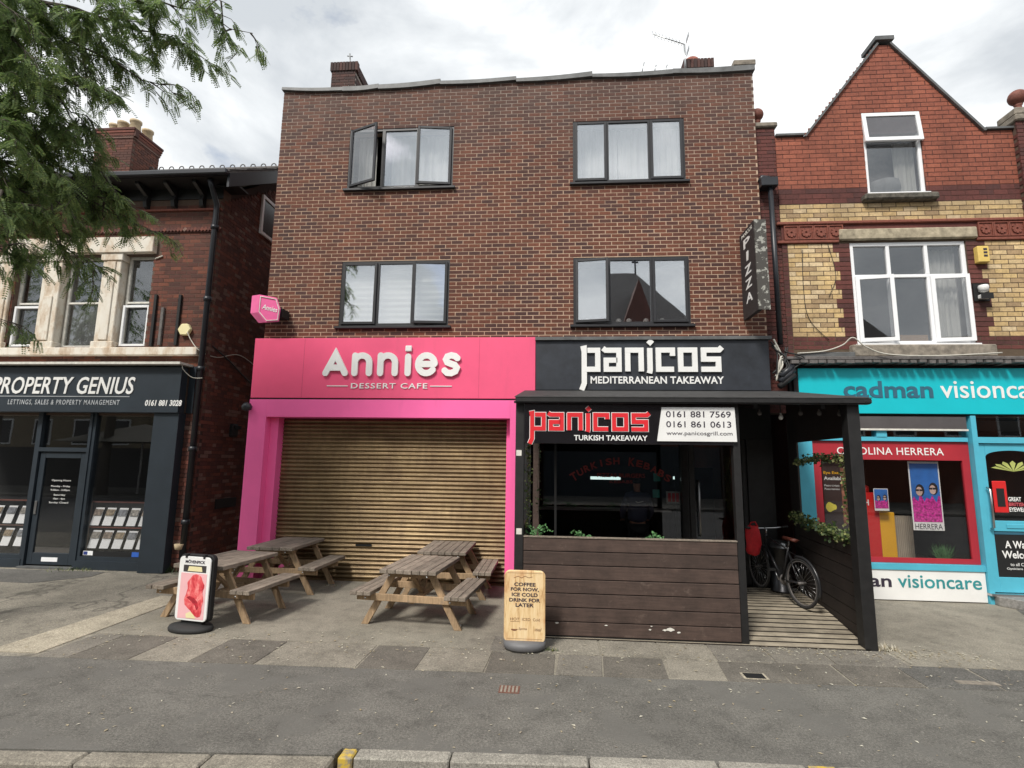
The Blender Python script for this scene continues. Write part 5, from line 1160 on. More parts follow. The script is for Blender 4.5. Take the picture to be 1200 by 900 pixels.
# ================================================================== TERRACE
TR = empty('timber_terrace', (0, 0, 0), 'black and brown timber terrace with flat roof in front of the takeaway', 'terrace')
BW = M['black_wood']; Y0 = -2.5
def sx(y): return 3.80 + .10 * (y - Y0)
def dz(y): return .02 + .13 * min(1, max(0, (y - Y0) / 1.35))
bx('post', BW, TR, -.50, -.385, Y0, Y0 + .12, 0, 2.98, bevel=.005)
bx('post', BW, TR, 2.305, 2.395, Y0, Y0 + .10, 0, 2.98, bevel=.005, label='slim scuffed post beside the entrance')
bx('post', BW, TR, 3.73, 3.88, Y0 - .02, Y0 + .14, 0, 2.98, bevel=.006, label='thick corner post')
for y_ in (-.25,): bx('post', BW, TR, -.50, -.39, y_, y_ + .1, 0, 3.2); bx('post', BW, TR, 2.3, 2.38, y_ - .02, y_ + .06, .16, 3.2)
bx('post', M['fence'], TR, -.30, -.21, -1.5, -1.42, 0, 3.1)
# roof
MB().prism([(-.50, Y0 - .12, 2.975), (-.50, Y0 - .12, 3.03), (-.50, -.02, 3.445), (-.50, -.02, 3.36)], (0, 0, 0), (4.48, 0, 0)).build('roof', BW, TR)
MB().prism([(-.51, Y0 - .125, 3.032), (-.51, Y0 - .125, 3.042), (-.51, -.0, 3.475), (-.51, -.0, 3.447)], (0, 0, 0), (4.50, 0, 0)).build('roof_felt', plain('bitumen felt', (.035, .035, .035), .7, var=.4, scale=7), TR)
bx('roof_beam', BW, TR, -.52, 3.97, Y0 - .1, Y0 - .03, 2.96, 3.0 - .016)
for k in range(5): MB().bar((.1 + k * .85, Y0 + .1, 2.97), (.1 + k * .85, -.05, 3.32), .05, .1).build('rafter', BW, TR)
bx('roof_end_block', BW, TR, 3.885, 3.99, Y0 - .125, Y0 - .02, 2.965, 3.025, bevel=.015)
# front boards
nb = 7; hb = 1.19 / nb
for k in range(nb): bx('board', M['fence'], TR, -.38, 2.30, Y0 - .005 + R.uniform(-.004, .004), Y0 + .022, .035 + k * hb + .006, .035 + (k + 1) * hb - .004, bevel=.004)
bx('backing', BLK, TR, -.38, 2.30, Y0 + .023, Y0 + .03, .04, 1.2); bx('skirting', BW, TR, -.38, 2.30, Y0 + .0, Y0 + .02, 0.005, .034)
bx('planter', M['fence'], TR, -.36, 2.28, Y0 + .031, Y0 + .26, .95, 1.19); bx('cap_rail', M['tabletop'], TR, -.383, 2.303, Y0 - .012, Y0 + .06, 1.226, 1.24)
mb = MB()
for x_, z_, s_ in ((1.45, .16, .06), (1.38, .15, .03), (1.2, .15, .02), (1.22, .19, .015), (.66, .18, .02), (1.55, .13, .03), (.05, .19, .025)):
    mb.prism([(x_ + s_ * R.uniform(.6, 1.1) * math.cos(rad(t)), Y0 - .0125, z_ + s_ * .45 * R.uniform(.5, 1.1) * math.sin(rad(t))) for t in range(0, 360, 30)], (0, 0, 0), (0, .002, 0))
mb.build('paint_flakes', M['offwhite'], TR, kind='stuff')
# left side low boards
for k in range(nb): bx('board', M['side_board'], TR, -.47, -.445, Y0 + .12, -.26, .035 + k * hb + .004, .035 + (k + 1) * hb - .004)
# signboard
sbd = empty('signboard', (0, 0, 0), 'black board with red angular lettering on the terrace front', 'sign')
bx('panel', M['black_gloss'], sbd, -.382, 2.303, Y0 - .03, Y0 + .05, 2.43, 2.955, bevel=.003)
panicos(sbd, -.31, 1.235, 2.605, .225, Y0 - .036, Y0 - .031, M['white'], .205, .016)
red = plain('bright red lettering', (.72, .02, .03), .45, var=.04)
panicos(sbd, -.31, 1.235, 2.605, .225, Y0 - .041, Y0 - .0375, red, .205, 0)
txt('TURKISH TAKEAWAY', .27, 1.22, 2.475, 2.545, Y0 - .031, M['white'], sbd, bold=.02, ext=.003)
ph = empty('phone_number_board', (0, 0, 0), 'white slanted board with two phone numbers on the terrace front', 'sign')
MB().prism([(1.41, 0, 2.915), (2.33, 0, 2.915), (2.345, 0, 2.475), (1.34, 0, 2.475)], (0, Y0 - .045, 0), (0, .012, 0)).build('panel', M['white'], ph)
txt('0161 881 7569', 1.46, 2.28, 2.785, 2.865, Y0 - .046, M['textdark'], ph, ext=.002, bold=.006); txt('0161 861 0613', 1.46, 2.28, 2.655, 2.735, Y0 - .046, M['textdark'], ph, ext=.002, bold=.006); txt('www.panicosgrill.com', 1.46, 2.29, 2.54, 2.605, Y0 - .046, M['textdark'], ph, ext=.002)
# side panel boards on the skewed side
def side(y0, y1, z0, z1, name, mat, th=.03, off=0): return MB().prism([(sx(y0) + off, y0, z0), (sx(y1) + off, y1, z0), (sx(y1) + off, y1, z1), (sx(y0) + off, y0, z1)], (0, 0, 0), (th, .003, 0)).build(name, mat, TR)
for k in range(nb): side(Y0 + .12, -.12, .03 + k * hb + .004, .03 + (k + 1) * hb - .004, 'board', M['side_board'], .028, R.uniform(-.003, .003))
side(Y0 + .12, .03, .02, 1.215, 'backing', BLK, .012, .03)
side(-.40, .03, 1.225, 2.94, 'end_panel', M['side_board'], .03); MB().prism([(sx(Y0 + .12), Y0 + .12, 2.56), (sx(.0), .0, 2.56), (sx(.0), .0, 3.36), (sx(Y0 + .12), Y0 + .12, 2.99)], (0, 0, 0), (.03, .003, 0)).build('head_panel', M['side_board'], TR); side(Y0 + .12, -.12, 1.217, 1.245, 'cap_rail', BW, .05, -.01)
# decking
k = 0; y = Y0 - .02; EDGE_SHADE = plain('board edge painted shade', (.03, .024, .018), .95)  # dark colour on the board edges stands in for shade between boards
while y < .0:
    y2 = y + .112; z1, z2 = dz(y), dz(y2)
    dkb = MB().prism([(-.43, y, z1 - .016), (-.43, y2, z2 - .016), (-.43, y2, z2), (-.43, y, z1)], (0, 0, 0), (sx(y) + .43 - .004, 0, 0)); dkb.m = [1, 1] + [1, 1, 0, 1]; dkb.build('deck_board', [M['deck'], EDGE_SHADE], TR)
    y += .15; k += 1
MB().prism([(-.43, Y0 + .02, .0055), (-.43, -1.15, .07), (-.43, -.02, .08), (-.43, -.02, .0), (-.43, Y0 + .02, .0)], (0, 0, 0), (4.2, 0, 0)).build('deck_gap_shade', BLK, TR)  # black solid under the boards, its colour standing in for shade in the gaps
# bulbs
for i, (px, py, Yb, lit) in enumerate(((915, 489, -2.1, 1), (890, 484, -1.6, 0), (938, 484, -2.0, 0), (960, 484, -2.15, 0), (984, 485, -2.2, 0))):
    p = at(px, py, Yb); b = empty('festoon_bulb', p, ['white round bulb hanging lowest under the terrace roof', 'leftmost small dark bulb under the terrace roof', 'second small dark bulb under the terrace roof', 'third small dark bulb under the terrace roof', 'small dark bulb nearest the corner post'][i], 'light bulb')
    MB().lathe([(0, -.035), (.02, -.03), (.032, -.005), (.025, .02), (.012, .035), (.012, .06), (0, .06)], (0, 0, 0), 12).build('globe', M['bulb'] if lit else M['slate'], b); MB().tube([(0, 0, .06), (0, 0, .16 if not lit else .3)], .008, 6).build('flex', BLK, b)
# garlands of ivy
def leaves(mb, p, n, r_, s0, s1, droop=.2):
    for _ in range(n):
        q = Vector(p) + Vector((R.gauss(0, r_), R.gauss(0, r_), R.gauss(0, r_))); s_ = R.uniform(s0, s1); d = Vector((R.gauss(0, 1), R.gauss(0, 1), R.gauss(0, .8) - droop)).normalized(); u = d.orthogonal().normalized(); u.rotate(Matrix.Rotation(R.uniform(0, 6.28), 3, d)); 
        mb.add([q, q + d * s_ * .45 + u * s_ * .42, q + d * s_, q + d * s_ * .45 - u * s_ * .42], [(0, 1, 2), (0, 2, 3)])
def garland(path, n, label, mat='ivy', r_=.03, s0=.03, s1=.06):
    g = empty('ivy_garland', path[0], label, 'garland'); O = Vector(path[0]); mb = MB(); st_ = []
    for i in range(len(path) - 1):
        a, b = Vector(path[i]), Vector(path[i + 1]); m = max(1, int((b - a).length / .05))
        for k in range(m): leaves(mb, a.lerp(b, k / m) - O, max(1, int(n / 20)), r_, s0, s1); st_.append(a.lerp(b, k / m) - O)
    st_.append(Vector(path[-1]) - O); mb.build('leaves', M[mat], g); MB().tube(st_, .006, 5).build('stem', M['bark'], g); return g
gy = Y0 + .22
garland([(sx(-.45) - .03, -.45, 2.22), (sx(-1.2) - .03, -1.2, 2.30), (sx(gy) - .03, gy, 2.30)], 240, 'ivy garland along the top of the side opening')
garland([(sx(gy) - .03, gy, 2.3), (sx(gy) - .03, gy + .02, 1.8), (sx(gy) - .03, gy, 1.3)], 300, 'pale ivy garland hanging down beside the corner post')
garland([(sx(gy) - .03, gy, 1.27), (sx(-1.4) - .04, -1.4, 1.30), (sx(-.7) - .05, -.7, 1.33), (sx(-.2) - .08, -.2, 1.38)], 420, 'ivy garland lying on the side wall of the terrace', r_=.045)
garland([(-.33, Y0 + .2, 2.4), (-.34, Y0 + .22, 1.9), (-.33, Y0 + .2, 1.3)], 200, 'ivy garland hanging at the left end of the terrace', r_=.018, s1=.045)
garland([(-.20, -1.9, 2.5), (-.22, -1.9, 1.9), (-.20, -1.9, 1.35)], 50, 'second darker ivy garland further inside the terrace', 'ivydark', r_=.02, s1=.045)
for i, (px, n, h_, lb) in enumerate(((628, 150, .10, 'large leafy plant at the left end of the terrace planter'), (678, 70, .06, 'second leafy plant in the terrace planter'), (693, 30, .03, 'tiny sprig beside the second planter plant'), (719, 16, .02, 'smallest sprig in the middle of the planter'), (767, 60, .06, 'upright leafy plant at the right of the planter'))):
    p = at(px, 633, Y0 + .12); pl = empty('planter_plant', (p.x, Y0 + .12, 1.2), lb, 'plant'); mb = MB()
    for _ in range(n // 4): leaves(mb, (R.gauss(0, h_ * .8), R.gauss(0, .03), R.uniform(.0, h_ * 1.5)), 4, h_ * .2, .02, .045, -.6)
    mb.build('leaves', M['herb'], pl)
    mb = MB()
    for _ in range(5): mb.tube([(0, 0, -.02), (R.gauss(0, h_ * .5), 0, h_ * 1.2)], .003, 4)
    mb.build('stems', M['herb'], pl, kind='stuff')
for i, (px, py) in enumerate(((608, 531), (608, 623))): a = at(px - 3, py + 3, Y0); bx('sticker', M['offwhite'], None, a.x, a.x + .07, Y0 - .003, Y0 - .001, a.z, a.z + .075, label=['upper white sticker on the left black terrace post', 'lower white sticker on the left black terrace post'][i], cat='sticker')

# ================================================================== BICYCLE
rear = Vector((3.60, -1.22, 0)); d_ = Vector((-.23, .973, 0)).normalized(); zg = .15
BK = empty('bicycle', (rear.x, rear.y, zg), 'dark bicycle with mudguards leaning inside the terrace entrance', 'bicycle'); BK.rotation_euler = (rad(3), 0, 0)
RW = .345
def bp(u, z, s=0): n_ = Vector((d_.y, -d_.x, 0)); return Vector((d_.x * u, d_.y * u, z)) + n_ * s
def ring(c, r_, ax_u, n=40): return [c + ax_u * (r_ * math.cos(2 * math.pi * k / n)) + Vector((0, 0, r_ * math.sin(2 * math.pi * k / n))) for k in range(n)]
def wheel(c, du):
    wh = bpy.data.objects.new('wheel', None); COL.objects.link(wh); wh.parent = BK; wh.location = c; z0_ = Vector((0, 0, 0))
    MB().tube(ring(z0_, RW - .016, du), .018, 8, True).build('tyre', M['rubber'], wh); MB().tube(ring(z0_, RW - .042, du), .011, 6, True).build('rim', M['slate'], wh)
    nn = Vector((du.y, -du.x, 0)); mb = MB()
    for k in range(28): a = 2 * math.pi * k / 28; mb.tube([nn * (.02 if k % 2 else -.02), du * (RW - .045) * math.cos(a) + Vector((0, 0, (RW - .045) * math.sin(a)))], .0015, 3)
    mb.build('spokes', M['steel'], wh, kind='stuff'); MB().tube([nn * -.06, nn * .06], .02, 10).build('hub', M['slate'], wh); return wh
wheel(bp(0, RW), d_); fdir = (d_ + Vector((.35, .0, 0))).normalized(); fdir.z = 0
wheel(bp(1.02, RW), Vector((d_.x + .12, d_.y, 0)).normalized())
fm = MB(); BB = bp(.43, .285); ST = bp(.27, .80); HT = bp(.80, .90); HB = bp(.845, .74)
for a, b, r_ in ((BB, ST, .016), (BB, HB, .02), (ST.lerp(BB, .06), HT.lerp(HB, .25), .016), (HT, HB, .02)): fm.tube([a, b], r_, 8)
for s_ in (-.05, .05): fm.tube([bp(0, RW, s_), BB + Vector((0, 0, 0))], .009, 6); fm.tube([bp(0, RW, s_), ST.lerp(BB, .12)], .008, 6); fm.tube([bp(1.02, RW, s_), bp(.93, .55, s_), HB], .012, 6)
fm.build('frame', M['bikeblack'], BK)
mb = MB(); mb.tube([ST, bp(.245, .90)], .013, 8); mb.build('seat_post', M['slate'], BK)
mb = MB(); P = [(.10, .07, .0), (.16, .07, 0), (.25, .035, 0), (.38, .018, -.005), (.40, .008, -.02)]
vs = []
for u_, w_, dz_ in P: vs += [bp(u_, .935 + dz_, -w_), bp(u_, .955 + dz_, 0), bp(u_, .935 + dz_, w_), bp(u_, .90 + dz_, 0)]
mb.add(vs, [(4 * i + k, 4 * i + (k + 1) % 4, 4 * i + 4 + (k + 1) % 4, 4 * i + 4 + k) for i in range(4) for k in range(4)] + [(3, 2, 1, 0), (16, 17, 18, 19)], sm=True); mb.build('saddle', plain('brown saddle', (.16, .045, .03), .5), BK)
mb = MB(); mb.tube([HT, bp(.79, .96), bp(.84, .98)], .013, 8); mb.tube([bp(.80, 1.0, -.30), bp(.83, .985, -.18), bp(.845, .98, 0), bp(.83, .985, .18), bp(.80, 1.0, .30)], .012, 8); mb.build('handlebar', M['steel'], BK)
for s_ in (-1, 1): MB().tube([bp(.805, .998, s_ * .28), bp(.77, 1.012, s_ * .37)], .018, 8).build('grip', M['rubber'], BK)
MB().lathe([(0, -.004), (.09, -.004), (.09, .004), (0, .004)], (0, 0, 0), 20, Matrix.Rotation(rad(90), 4, 'X')).build('chainring', M['slate'], BK).location = BB + Vector((d_.y, -d_.x, 0)) * .05
MB().tube([BB + bp(0, 0, .06), BB + bp(-.1, -.13, .07)], .01, 6).build('crank', M['steel'], BK); MB().tube([BB + bp(0, 0, -.06), BB + bp(.1, .13, -.07)], .01, 6).build('crank', M['steel'], BK)
for s_, q in ((1, bp(-.1, -.13, .11)), (-1, bp(.1, .13, -.11))): MB().box(-.05, .05, -.04, .04, -.012, .012, Matrix.Translation(BB + q)).build('pedal', M['rubber'], BK)
def guard(c, a0, a1, du, r_):
    pts_ = [c + du * (r_ * math.cos(rad(a0 + (a1 - a0) * k / 14))) + Vector((0, 0, r_ * math.sin(rad(a0 + (a1 - a0) * k / 14)))) for k in range(15)]; mb = MB(); mb.tube(pts_, .022, 6); mb.build('mudguard', M['bikeblack'], BK)
guard(bp(0, RW), 70, 200, d_, RW + .02); guard(bp(1.02, RW), 20, 150, Vector((d_.x + .12, d_.y, 0)).normalized(), RW + .02)
MB().tube([bp(.04, RW + .38, .06), bp(-.02, .70, -.0), bp(.25, .74, 0)], .006, 5).build('carrier', M['bikeblack'], BK)
# red bag
hp = BK.location + bp(.78, 1.0, .0); hp = at(882, 616, hp.y - .05)
RBG = empty('cloth_bag', (hp.x, hp.y, hp.z), 'bright red cloth bag hanging from the bicycle handlebar', 'bag')
mb = MB(); vs = []; nn_ = 9
lv = [(0, .07), (-.05, .11), (-.15, .12), (-.28, .12), (-.38, .115), (-.44, .09), (-.46, .03)]
for dz_, w_ in lv:
    for k in range(nn_): a = 2 * math.pi * k / nn_; wob = 1 + .13 * math.sin(k * 2.4 + dz_ * 20); vs.append((w_ * wob * math.cos(a), .06 * wob * math.sin(a), dz_))
mb.add(vs, [(i * nn_ + k, (i + 1) * nn_ + k, (i + 1) * nn_ + (k + 1) % nn_, i * nn_ + (k + 1) % nn_) for i in range(len(lv) - 1) for k in range(nn_)], sm=True); mb.build('bag', M['redbag'], RBG)
mb = MB(); mb.tube([(-.06, 0, -.02), (-.02, .0, .05), (.04, 0, .06), (.08, 0, -.02)], .012, 6); mb.build('handle', M['redbag'], RBG)
# litter bin
bn = empty('metal_bin', (3.72, -.24, .155), 'metal cylinder bin with domed shiny top behind the bicycle', 'bin')
gm = plain('grey steel drum', (.07, .07, .075), .35, .8, var=.15)
MB().lathe([(0, 0), (.17, 0), (.17, .03), (.155, .04), (.155, .66), (.165, .67), (.165, .70)], (0, 0, 0), 24).build('drum', gm, bn); MB().lathe([(.165, .70), (.13, .76), (.08, .80), (0, .815)], (0, 0, 0), 24).build('dome', M['steel'], bn)

# ================================================================== PICNIC TABLES
def picnic(label, loc, rz, seed=0):
    t = empty('picnic_table', (loc[0], loc[1], 0), label, 'picnic table', 'wooden picnic tables outside the shutter', rad(rz)); rr = random.Random(seed); tp, lg = M['tabletop'], M['tableleg']; Lh = .575
    n = 7; wd = .105
    for k in range(n):
        x = (k - 3) * (wd + .007); bx('plank', tp, t, x - wd / 2, x + wd / 2, -Lh + rr.uniform(-.008, .008), Lh + rr.uniform(-.008, .008), .706, .758 + rr.uniform(-.002, .002), bevel=.005)
    for s in (-1, 1):
        for k in range(3):
            x = s * .65 + (k - 1) * .098; bx('bench_plank', tp, t, x - .046, x + .046, -Lh + rr.uniform(-.008, .008), Lh + rr.uniform(-.008, .008), .41, .462, bevel=.005)
    for sy in (-1, 1):
        y = sy * .38
        bx('top_bearer', lg, t, -.34, .34, y - .02, y + .02, .63, .705, bevel=.004); bx('bench_bearer', lg, t, -.76, .76, y - .05, y - .012, .32, .409, bevel=.004)
        for s in (-1, 1):
            MB().prism([(s * .20, 0, .705), (s * .30, 0, .705), (s * .70, 0, .0), (s * .60, 0, .0)], (0, y + (.0 if sy > 0 else -.01), 0), (0, .042, 0)).build('leg', lg, t, bevel=.004)
            bx('foot_bracket', M['metal'], t, s * .65 - .03, s * .65 + .03, y + .043, y + .048, 0, .07)
            for q in ((s * .58, .38), (s * .26, .68)): MB().lathe([(0, -.06), (.012, -.06), (.012, -.05)], (0, 0, 0), 6, Matrix.Rotation(rad(-90), 4, 'X')).build('bolt', M['metal'], t).location = (q[0], y + .0 - .115, q[1])
        MB().bar((0, y - sy * .03, .65), (0, y - sy * .40, .36), .04, .06, up=(1, 0, 0)).build('brace', lg, t)
    bx('centre_rail', lg, t, -.04, .04, -.40, .40, .30, .345)
    return t
picnic('front picnic table of the pair beside the coffee sign', (-1.84, -1.90), -6, 1)
picnic('rear picnic table against the shutter, behind the coffee sign pair', (-1.76, -.42), 0, 2)
picnic('front picnic table of the left pair, next to the ice cream sign', (-4.67, -1.95), -7, 3)
picnic('rear left picnic table between the pink pillar and the shutter', (-4.56, -.44), -2, 4)
pk = MB().box(-.12, .12, -.05, .05, .2, .5).build('bag', M['pink'], None, label='pink bag lying under the left picnic tables', cat='bag', bevel=.04); pk.location = (-4.75, -.1, -.18)

# ================================================================== PAVEMENT SIGNS
def rrect(w, z0, z1, r_, n=6):
    P = []
    for cx_, cz_, a0 in ((w - r_, z1 - r_, 0), (-w + r_, z1 - r_, 90), (-w + r_, z0 + r_, 180), (w - r_, z0 + r_, 270)): P += [(cx_ + r_ * math.cos(rad(a0 + 90 * k / n)), cz_ + r_ * math.sin(rad(a0 + 90 * k / n))) for k in range(n + 1)]
    return P
A1 = empty('pavement_sign', (-4.63, -2.72, 0), 'black framed swing sign with a pink ice cream poster', 'sign', rz=rad(-10))
tl = Matrix.Rotation(rad(-3), 4, 'X')
def pl(P, y0, th): return MB().prism([(x, 0, z) for x, z in P], (0, y0, 0), (0, th, 0))
pl(rrect(.27, .10, .93, .07), 0.0, .07).build('frame', BLK, A1, bevel=.008)
pl(rrect(.245, .115, .905, .055), -.028, .02).build('panel', M['white'], A1, bevel=.003)
MB().lathe([(0, 0), (.30, 0), (.31, .03), (.29, .06), (.1, .075), (0, .075)], (0, 0, 0), 28, Matrix.Diagonal((1, .62, 1, 1))).build('base', M['rubber'], A1); bx('stem', BLK, A1, -.16, .16, -.0, .06, .07, .11)
for s_ in (-1, 1): bx('clip', BLK, A1, s_ * .14 - .015, s_ * .14 + .015, -.035, .02, .888, .935)
P_ = plain('poster pink', (.85, .48, .50), .45, var=.04); pl([(-.20, .14), (.205, .14), (.205, .70), (-.20, .70)], -.0305, .002).build('poster_print', P_, A1)
pl([(-.17, .715), (.185, .715), (.185, .80), (-.17, .80)], -.031, .002).build('banner_print', plain('poster charcoal', (.05, .045, .045), .5), A1); pl([(-.10, .725), (.13, .725), (.115, .785), (-.085, .785)], -.033, .0015).build('banner_print', M['cream_alarm'], A1)
txt('MÖVENPICK', -.15, .16, .822, .868, -.029, M['textdark'], A1, bold=.02, ext=.002)
ic = Mat('ice cream print', .5); nz_ = ic.wnoise(9, 6, .6, (1.5, 1, 1), .8); ic.color(ic.ramp(nz_, [(.35, (.55, .03, .045)), (.5, (.78, .10, .11)), (.65, (.92, .32, .30))]))
blob = [(.045 + (.13 + .012 * math.sin(t * .13)) * math.cos(rad(t)), .52 + .17 * math.sin(rad(t))) for t in range(-20, 200, 12)] + [(-.09, .44), (-.115, .38), (-.10, .31), (-.05, .27), (.0, .24), (.05, .19), (.11, .165), (.155, .18), (.17, .24), (.165, .30), (.185, .36), (.175, .42)]
pl([(x, min(z, .698)) for x, z in blob], -.0335, .0015).build('ice_cream_print', ic.m, A1); pl([(-.06, .15), (.09, .15), (.06, .19), (-.0, .23), (-.07, .2)], -.0345, .0008).build('wafer_print', M['cream_alarm'], A1)
pl([(-.08, .40), (-.03, .42), (.04, .40), (.09, .36), (.12, .29), (.10, .25), (.06, .31), (.0, .355)], -.0352, .0006).build('ice_cream_print', plain('deep raspberry', (.42, .02, .035), .5, var=.5, scale=20), A1)
A2 = empty('pavement_sign', (-.335, -2.93, 0), 'pale wood effect coffee sign on a grey rounded base', 'sign', rz=rad(-1))
wd_ = Mat('printed wood panel', .55); a_ = wd_.wnoise(7, 7, .65, (4, 1, .5), .6); wd_.color(wd_.mix(wd_.ramp(wd_.wnoise(3.5, 5, .6), [(.5, 0.0), (.75, .7)]), wd_.ramp(a_, [(.3, (.46, .25, .10)), (.48, (.78, .56, .29)), (.7, (.86, .68, .42))]), (.58, .27, .12)))
pl(rrect(.245, .075, .895, .065), -.02, .04).build('panel', wd_.m, A2, bevel=.006)
MB().lathe([(0, 0), (.20, 0), (.245, .03), (.25, .1), (.0, .1)], (0, 0, 0), 28, Matrix.Diagonal((1, .7, 1, 1))).build('base', M['grey_plastic'], A2)
Zy = lambda y: .895 - (y - 667) * .0098
for s, y0_, y1_, hw, o_ in (('COFFEE', 681, 685.3, .128, 0), ('FOR NOW,', 686.8, 691.6, .168, 0), ('ICE COLD', 693, 697.3, .155, 0), ('DRINK FOR', 699.2, 703.6, .185, 0), ('LATER', 705, 709.4, .108, 0)):
    txt(s, o_ - hw, o_ + hw, Zy(y1_), Zy(y0_), -.021, M['textdark'], A2, bold=.03, ext=.001)
brn = plain('brown print', (.22, .10, .05), .5)
for s, x0, x1 in (('HOT', -.17, -.06), ('ICED', -.03, .07), ('Cold', .1, .18)): txt(s, x0, x1, Zy(725.2), Zy(722), -.021, brn, A2, ext=.001)
bx('rule', brn, A2, -.17, -.06, -.0215, -.0205, Zy(726.6), Zy(726.2)); txt('Sprite', -.07, .03, Zy(736.5), Zy(733), -.021, brn, A2, ext=.001, shear=.2); txt('ideal', .12, .2, Zy(736.5), Zy(733), -.021, brn, A2, ext=.001, shear=.2)
pl([(-.12 + .04 * math.cos(rad(t)), Zy(735) + .022 * math.sin(rad(t))) for t in range(180, 361, 20)], -.0215, .001).build('cup_print', brn, A2)
mb = MB(); stroke(mb, [(-.13, Zy(675.5)), (-.08, Zy(673.8)), (-.04, Zy(675.6)), (0, Zy(673.5)), (.05, Zy(675.2)), (.09, Zy(674))], .006, -.0215, -.0205, 'flat'); mb.build('scribble_print', brn, A2)
for z_ in (.865, .12): bx('rule', brn, A2, -.21, .21, -.0213, -.0203, z_, z_ + .003)

# ================================================================== TREE OVERHANGING FROM THE LEFT
TRE = empty('locust_tree', (-8.6, -4.3, 0), 'feathery green locust tree overhanging from the left', 'tree'); TO = TRE.location
tk = MB(); tk.tube([(0, 0, -.1), (.05, 0, 1.5), (0, .05, 3.2), (-.05, 0, 4.6), (.1, 0, 6.4), (.1, .1, 8.4)], [.22, .18, .16, .14, .11, .06], 12); tk.build('trunk', M['bark'], TRE)
TR_ = random.Random(21)
lf = MB(); tw_ = MB(); limbs = MB()
def pinna(p, d, ln, lfm):
    """one feathery leaf: rachis with paired small leaflets"""
    d = d.normalized(); side_ = d.cross(Vector((0, 0, 1))); side_ = side_.normalized() if side_.length > .05 else Vector((1, 0, 0)); side_.rotate(Matrix.Rotation(TR_.uniform(-.9, .9), 3, d)); n = 9
    for k in range(1, n + 1):
        t = k / n; q = p + d * ln * t + Vector((0, 0, -.25 * ln * t * t)); w = .041 * (1 - .35 * t) ; 
        for s_ in (-1, 1):
            a = (side_ * s_ + d * .55).normalized(); b = d.cross(a).cross(a).normalized() * .0088
            lfm.add([q, q + a * w * .5 + b, q + a * w, q + a * w * .5 - b], [(0, 1, 2, 3)])
def twig(p, d, ln, n):
    pts_ = [Vector(p)]; dd = Vector(d).normalized()
    for k in range(5):
        dd = (dd + Vector((TR_.gauss(0, .1), TR_.gauss(0, .1), -.13 + TR_.gauss(0, .06)))).normalized(); pts_.append(pts_[-1] + dd * ln / 5)
    tw_.tube(pts_, [.006, .005, .004, .003, .0025, .002], 4)
    for k in range(n):
        t = (k + TR_.random()) / n * 4.99; i = int(t); q = pts_[i].lerp(pts_[i + 1], t - i); a = TR_.choice((-1, 1)); s_ = dd.cross(Vector((0, 0, 1))).normalized() * a
        pinna(q, dd * .8 + s_ * TR_.uniform(.3, 1.0) + Vector((TR_.gauss(0, .3), TR_.gauss(0, .3), TR_.uniform(-.5, .25))), TR_.uniform(.09, .19), lf)
# limbs end where the photograph shows the ends of the boughs: (pixel, pixel, Y), start height, foliage density, start of foliage
B = [((300, 42), -3.2, 6.6, .55, .72), ((232, 66), -3.4, 6.4, 1.1, .45), ((180, 20), -3.8, 6.6, 1.3, .35), ((215, 122), -3.0, 5.6, .4, .72), ((120, 70), -3.4, 5.4, 1.3, .3), ((135, 118), -3.6, 5.2, .9, .4),
     ((60, 30), -3.9, 5.4, 1.7, .2), ((40, 110), -4.3, 4.8, 1.9, .1), ((90, 160), -3.8, 4.6, 1.5, .2), ((128, 205), -3.2, 4.2, 1.3, .2), ((60, 200), -4.0, 4.2, 1.9, .1), ((20, 160), -4.6, 4.2, 1.7, .1),
     ((150, 255), -3.0, 3.9, .8, .35), ((185, 276), -2.7, 3.9, .6, .55), ((95, 250), -3.4, 3.8, 1.3, .2), ((40, 250), -4.0, 3.7, 1.8, .1), ((10, 290), -4.2, 3.4, 1.3, .1), ((112, 318), -2.9, 3.8, .45, .7),
     ((20, 384), -3.6, 3.3, .55, .55), ((75, 285), -3.4, 3.6, .5, .5), ((130, 235), -3.0, 4.0, .8, .35), ((30, 60), -4.6, 5.0, 1.5, .1), ((90, 10), -4.2, 5.8, 1.3, .2), ((5, 220), -4.7, 3.9, 1.5, .0), ((270, 8), -3.5, 6.9, .5, .75), ((150, 60), -3.2, 5.8, .9, .4), ((10, 10), -4.8, 5.6, 1.6, .0), ((115, 150), -3.3, 4.8, 1.0, .4), ((45, 160), -3.6, 4.6, 1.3, .2)]
def curve3(p0, p1, p2, n): return [p0 * (1 - k / n) ** 2 + p1 * 2 * (k / n) * (1 - k / n) + p2 * (k / n) ** 2 for k in range(n + 1)]
